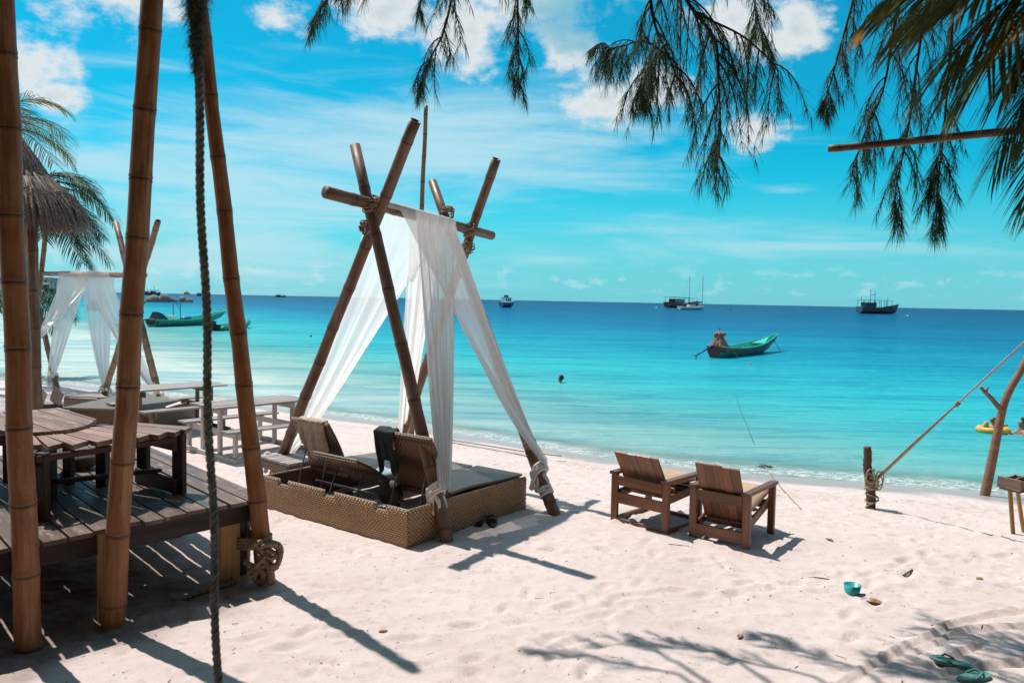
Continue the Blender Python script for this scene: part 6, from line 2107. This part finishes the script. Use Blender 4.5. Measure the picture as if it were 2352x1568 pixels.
roots.append(cas_branch([(1185, -190, .1), (1188, -40, .1), (1190, 90, .1), (1192, 205, .1)], DP, 3, .40, 12, 10, .19))
roots.append(cas_branch([(1480, -170, 0), (1492, -20, 0), (1505, 60, 0), (1540, 140, -.1), (1560, 190, -.1)], DP - .2, 4, .8, 9, 13, .23, .022))
roots.append(cas_branch([(1540, -150, 0), (1572, -10, 0), (1640, 90, 0), (1650, 190, 0), (1655, 300, 0), (1648, 375, 0)], DP, 5, .85, 15, 13, .22, .022))
roots.append(cas_branch([(1572, -10, 0), (1600, 30, 0), (1700, 80, .1), (1760, 130, .1), (1795, 170, .1)], DP, 6, .6, 11, 13, .22, .016, .5))
roots.append(cas_branch([(1540, 135, -.1), (1480, 95, -.1), (1420, 110, -.1), (1385, 108, -.1)], DP - .2, 7, .5, 10, 12, .2, .012))
roots.append(cas_branch([(1530, 100, -.2), (1490, 150, -.2), (1465, 215, -.2)], DP - .3, 8, .5, 8, 12, .2, .012))
roots.append(cas_branch([(1660, -160, .2), (1720, -40, .2), (1740, 40, .2), (1750, 90, .2)], DP + .2, 9, .6, 9, 12, .2, .016))
roots.append(cas_branch([(1990, -150, 0), (1965, -20, 0), (1935, 90, 0), (1905, 200, 0), (1893, 245, 0)], DP, 31, .42, 10, 11, .2))
roots.append(cas_branch([(2120, -160, .1), (2060, 30, .1), (2030, 200, .1), (1985, 310, .1), (1955, 410, .1)], DP, 32, .65, 14, 11, .21, .018))
roots.append(cas_branch([(2150, -120, .2), (2110, 120, .2), (2085, 300, .2), (2060, 420, .2), (2050, 490, .2)], DP, 33, .6, 14, 11, .21, .018))
roots.append(cas_branch([(2200, -120, .1), (2180, 150, .1), (2165, 330, .1), (2150, 420, .1)], DP, 34, .5, 11, 11, .21, .018))
roots.append(cas_branch([(2165, 330, .1), (2155, 420, .1), (2150, 520, .1)], DP, 35, .35, 6, 12, .24, .01))
# limbs carrying them, above the picture
lm = MB()
hub1, hub2 = Vector((-.6, 4.6, 7.6)), Vector((2.6, 4.2, 7.4))
lm.tube(smooth_path([top_, Vector((1.2, 0, 7.8)), Vector((.2, 2.6, 7.9)), hub1, Vector((-1.6, 6.4, 7.0))], 6), list(np.linspace(.13, .03, 25)), 8)
lm.tube(smooth_path([top_, Vector((2.4, .5, 7.6)), hub2, Vector((3.4, 6.6, 6.8))], 6), list(np.linspace(.13, .03, 19)), 8)
for r0_ in roots:
    if r0_.z > 5.0:
        h_ = hub1 if r0_.x < .2 else hub2
        lm.tube(smooth_path([h_, h_.lerp(r0_, .6) + Vector((0, 0, .35)), r0_], 5), list(np.linspace(.05, .016, 11)), 6)
rtop = Vector((ra.x, ra.y, ra.z))
lm.tube(smooth_path([Vector((.2, 2.6, 7.9)), Vector((-.6, 2.4, 5.8)), rtop + Vector((.25, 0, .08)), rtop + Vector((-.3, 0, .0))], 6), list(np.linspace(.06, .03, 19)), 8)
lm.build('limb', M_BARK, cas, True)
# unseen crown, spread wide overhead and behind the camera to block sky light
cb = MB(); rg_ = random.Random(99)
for i in range(16000):
    x, y = rg_.uniform(-9, 10), rg_.uniform(-8, 6.9)
    z = rg_.uniform(6.3, 9.4) if y > -3 else rg_.uniform(4.5, 9.4)
    lim = 6.7 + .5 * math.sin(x * 1.7) + .35 * math.sin(x * 4.1 + 1) - (1.0 if x < -2.2 else 0)
    if y > lim or (z - CAM_H) < y * .50 + .3: continue
    if y > 4.5 and rg_.random() < (y - 4.5) / 3.2: continue
    c = Vector((x, y, z))
    d = Vector((rg_.gauss(0, .5), rg_.gauss(0, .5), -1)).normalized(); s_ = d.cross(Vector((rg_.uniform(-1, 1), rg_.uniform(-1, 1), .1))).normalized() * rg_.uniform(.05, .13)
    L_ = rg_.uniform(.35, .8)
    cb.add([c - s_, c + s_, c + d * L_ + s_ * .5, c + d * L_ - s_ * .5], [(0, 1, 2, 3)])
o = cb.build('crown', M_NEEDLE, cas); o['kind'] = 'stuff'
# unseen grove added behind and beside the camera to block sky light
gv = MB(); rg_ = random.Random(17)
for i in range(5200):
    x = rg_.uniform(-26, 26); z = rg_.uniform(.4, 11); y = -9.5 + 2.4 * math.sin(x * .35) + rg_.gauss(0, 1.3) - .018 * x * x * -1 * .6
    c = Vector((x, min(y, -5), z)); s_ = Vector((rg_.uniform(-1, 1), rg_.uniform(-.6, .6), rg_.uniform(-.4, .4))).normalized() * rg_.uniform(.25, .5); d = Vector((rg_.gauss(0, .4), rg_.gauss(0, .4), -1)).normalized() * rg_.uniform(.7, 1.3)
    gv.add([c - s_, c + s_, c + d + s_ * .4, c + d - s_ * .4], [(0, 1, 2, 3)])
for i in range(5200):
    f_ = rg_.random() < .5
    x = rg_.gauss(11.5, 1.2) if f_ else rg_.gauss(-14.5, 1.6)
    y = rg_.uniform(-9, 7.5) if f_ else rg_.uniform(-9, 5)
    c = Vector((max(x, 9.5) if f_ else min(x, -11), y, rg_.uniform(.5, 9.5)))
    s_ = Vector((rg_.uniform(-.6, .6), rg_.uniform(-1, 1), rg_.uniform(-.4, .4))).normalized() * rg_.uniform(.25, .5); d = Vector((rg_.gauss(0, .4), rg_.gauss(0, .4), -1)).normalized() * rg_.uniform(.7, 1.3)
    gv.add([c - s_, c + s_, c + d + s_ * .4, c + d - s_ * .4], [(0, 1, 2, 3)])
for k in range(5):
    for x in (11.5, -14.5): gv.tube([(x, -8 + 3.2 * k, -.3), (x + .2, -8 + 3.2 * k, 7)], [.22, .1], 7)
for i in range(16):
    x = -24 + 3.2 * i + rg_.uniform(-.8, .8); gv.tube([(x, -9.5, -.2), (x + .3, -9.4, 8)], [.22, .1], 7)
o = gv.build('sky_block_grove', M_PALM, None); tag(o, 'unseen trees added behind and beside the viewer to block sky light', 'trees', kind='stuff')

# ------------------------------------------------------------------ far shore at the left with a building
mb = MB()
hx0, hx1 = PZ(-420, 705, SEA), PZ(120, 700, SEA)
nn_ = 14
ring = []
cxh, cyh = (hx0.x + hx1.x) / 2, hx0.y + 18
for j, (sc2, z) in enumerate(((1.0, SEA - .5), (.96, SEA + .4), (.8, .9), (.45, 3.2), (.1, 4.2))):
    for k in range(28):
        a = 2 * math.pi * k / 28
        mb.v.append((cxh + math.cos(a) * (hx1.x - hx0.x) / 2 * sc2 * (1 + .05 * math.sin(5 * a)), cyh + math.sin(a) * 20 * sc2, z))
for j in range(4):
    for k in range(28):
        mb.f.append((j * 28 + k, j * 28 + (k + 1) % 28, (j + 1) * 28 + (k + 1) % 28, (j + 1) * 28 + k)); mb.mi.append(0)
mb.f.append(tuple(4 * 28 + k for k in range(28))); mb.mi.append(0)
tag(mb.build('headland', plain('headland scrub', (.06, .08, .035), .9, var=.4, scale=.4), None, True), kind='structure')
yb_ = hx1.y + 14
b0_, b1_ = PY(40, 690, yb_), PY(118, 690, yb_)
zt_ = PY(100, 640, yb_).z; zb2 = SEA
bld = thing('white_building', 'pale building with dark windows seen past the small tent curtain', 'building', ((b0_.x + b1_.x) / 2, yb_ + 3, zb2))
mb = MB(); mb.box(((b0_.x + b1_.x) / 2, yb_ + 3, (zt_ + zb2) / 2), (b1_.x - b0_.x, 6, zt_ - zb2)); mb.build('wall', M_CONCRETE, bld)
mb = MB(); mb.box(((b0_.x + b1_.x) / 2, yb_ + 3, zt_ + .12), (b1_.x - b0_.x + .6, 6.6, .24)); mb.build('roof', M_GREYW, bld)
for r_ in range(2):
    for k in range(4):
        xx = b0_.x + (b1_.x - b0_.x) * (k + .5) / 4
        zz = zt_ - .55 - r_ * 1.0
        mb = MB(); mb.box((xx, yb_ - .01, zz), ((b1_.x - b0_.x) / 4 * .62, .06, .55)); mb.build('window', M_GLASS, bld)

# ------------------------------------------------------------------ small things on the sand
c = PS(1957, 1362)
cp = thing('teal_cup', 'teal plastic cup half buried in the sand', 'cup', c)
mb = MB(); n_ = 28; hh_ = .055; r_ = .07
for z, r in ((-.03, r_ * .8), (hh_, r_), (hh_, r_ - .006), (-.02, r_ * .76)):
    for k in range(n_):
        a = 2 * math.pi * k / n_; mb.v.append((c.x + math.cos(a) * r, c.y + math.sin(a) * r, c.z + z))
for j in range(3):
    for k in range(n_):
        mb.f.append((j * n_ + k, j * n_ + (k + 1) % n_, (j + 1) * n_ + (k + 1) % n_, (j + 1) * n_ + k)); mb.mi.append(0)
mb.f.append(tuple(3 * n_ + k for k in range(n_))); mb.mi.append(0)
mb.build('wall', M_TEAL, cp, True)
def leaf(x, y, L_, an, label, m_=None, grp='dry leaves on the sand'):
    c = PS(x, y, .001); mb = MB(); d = Vector((math.cos(an), math.sin(an), .0)); s_ = Vector((-d.y, d.x, 0))
    rows = []
    for i in range(9):
        t_ = i / 8; w_ = L_ * .22 * math.sin(math.pi * min(1, t_ * 1.02 + .02)) ** .8 + .001
        p = c + d * L_ * (t_ - .5) + Vector((0, 0, .25 * L_ * (t_ - .5) ** 2))
        mb.v += [tuple(p - s_ * w_ + Vector((0, 0, w_ * .5))), tuple(p), tuple(p + s_ * w_ + Vector((0, 0, w_ * .5)))]
    for i in range(8):
        a = i * 3; mb.f += [(a, a + 1, a + 4, a + 3), (a + 1, a + 2, a + 5, a + 4)]; mb.mi += [0, 0]
    o = mb.build('dry_leaf', m_ or M_DLEAF, None, True); o.modifiers.new('thickness', 'SOLIDIFY').thickness = .002
    tag(o, label, 'leaf', grp)
leaf(2005, 1384, .20, -.5, 'curled brown dry leaf lying beside the teal cup')
leaf(2250, 1330, .10, .6, 'small brown leaf on the sand right of the chairs'); leaf(1905, 1240, .10, 2.0, 'small brown leaf between the right chair and the stake')
leaf(1700, 1460, .09, 1.0, 'small dark leaf on the sand below the right chair'); leaf(880, 1450, .07, .3, 'tiny dark leaf beside the long pole shadow')
def twig(pts, label, r=.004):
    mb = MB(); mb.tube(smooth_path([PS(x, y, .002) for x, y in pts], 4), r, 5)
    tag(mb.build('twig', M_TWIG, None, True), label, 'twig', 'dry twigs on the sand')
twig([(1535, 1249), (1560, 1252), (1582, 1254)], 'thin dry twig lying behind the left chair'); twig([(1840, 1330), (1870, 1326), (1905, 1330)], 'thin dry twig in front of the right chair')
twig([(2075, 1322), (2095, 1314)], 'short thick twig below the stake', .01)
# litter of needles and crumbs
lb = MB(); rg_ = random.Random(23)
for i in range(2200):
    x, y = rg_.uniform(-4, 7), rg_.uniform(3.6, 12.5)
    if shore_s(x, y) > -1.5: continue
    z = sand_at(x, y) + rg_.uniform(.001, .005); a = rg_.uniform(0, 6.28); L_ = rg_.uniform(.006, .03) if rg_.random() < .9 else rg_.uniform(.03, .08)
    d = Vector((math.cos(a), math.sin(a), rg_.uniform(-.1, .2))) * L_; s_ = Vector((-math.sin(a), math.cos(a), .3)).normalized() * rg_.uniform(.001, .0035)
    p = Vector((x, y, z)); lb.add([p - s_, p + s_, p + d + s_, p + d - s_], [(0, 1, 2, 3)])
o = lb.build('beach_litter', M_TWIG, None); tag(o, 'scattered dry needles and crumbs on the sand', 'litter', kind='stuff')
# teal flip flops at the lower right
for (x, y, an, lab) in ((2185, 1526, 2.55, 'teal flip flop at the lower right, upper of the pair'), (2235, 1560, .3, 'teal flip flop at the lower right, lower of the pair')):
    c = PS(x, y, .0); ff = thing('flip_flop', lab, 'flip flop', c, 'teal flip flops')
    Mr = Matrix.Rotation(an, 4, 'Z'); Mr.translation = c
    mb = MB(); poly = [Mr @ Vector((math.cos(a) * .135, math.sin(a) * (.046 + .010 * math.cos(a)), .028)) for a in np.linspace(0, 2 * math.pi, 24, endpoint=False)]
    mb.prism(poly, .022); mb.build('sole', M_TEAL_D, ff)
    mb = MB(); mb.tube([Mr @ Vector(q_) for q_ in ((-.01, .05, .028), (.04, .028, .055), (.085, 0, .03), (.04, -.028, .055), (-.01, -.05, .028))], .007, 6); mb.build('strap', M_TEAL_D, ff, True)
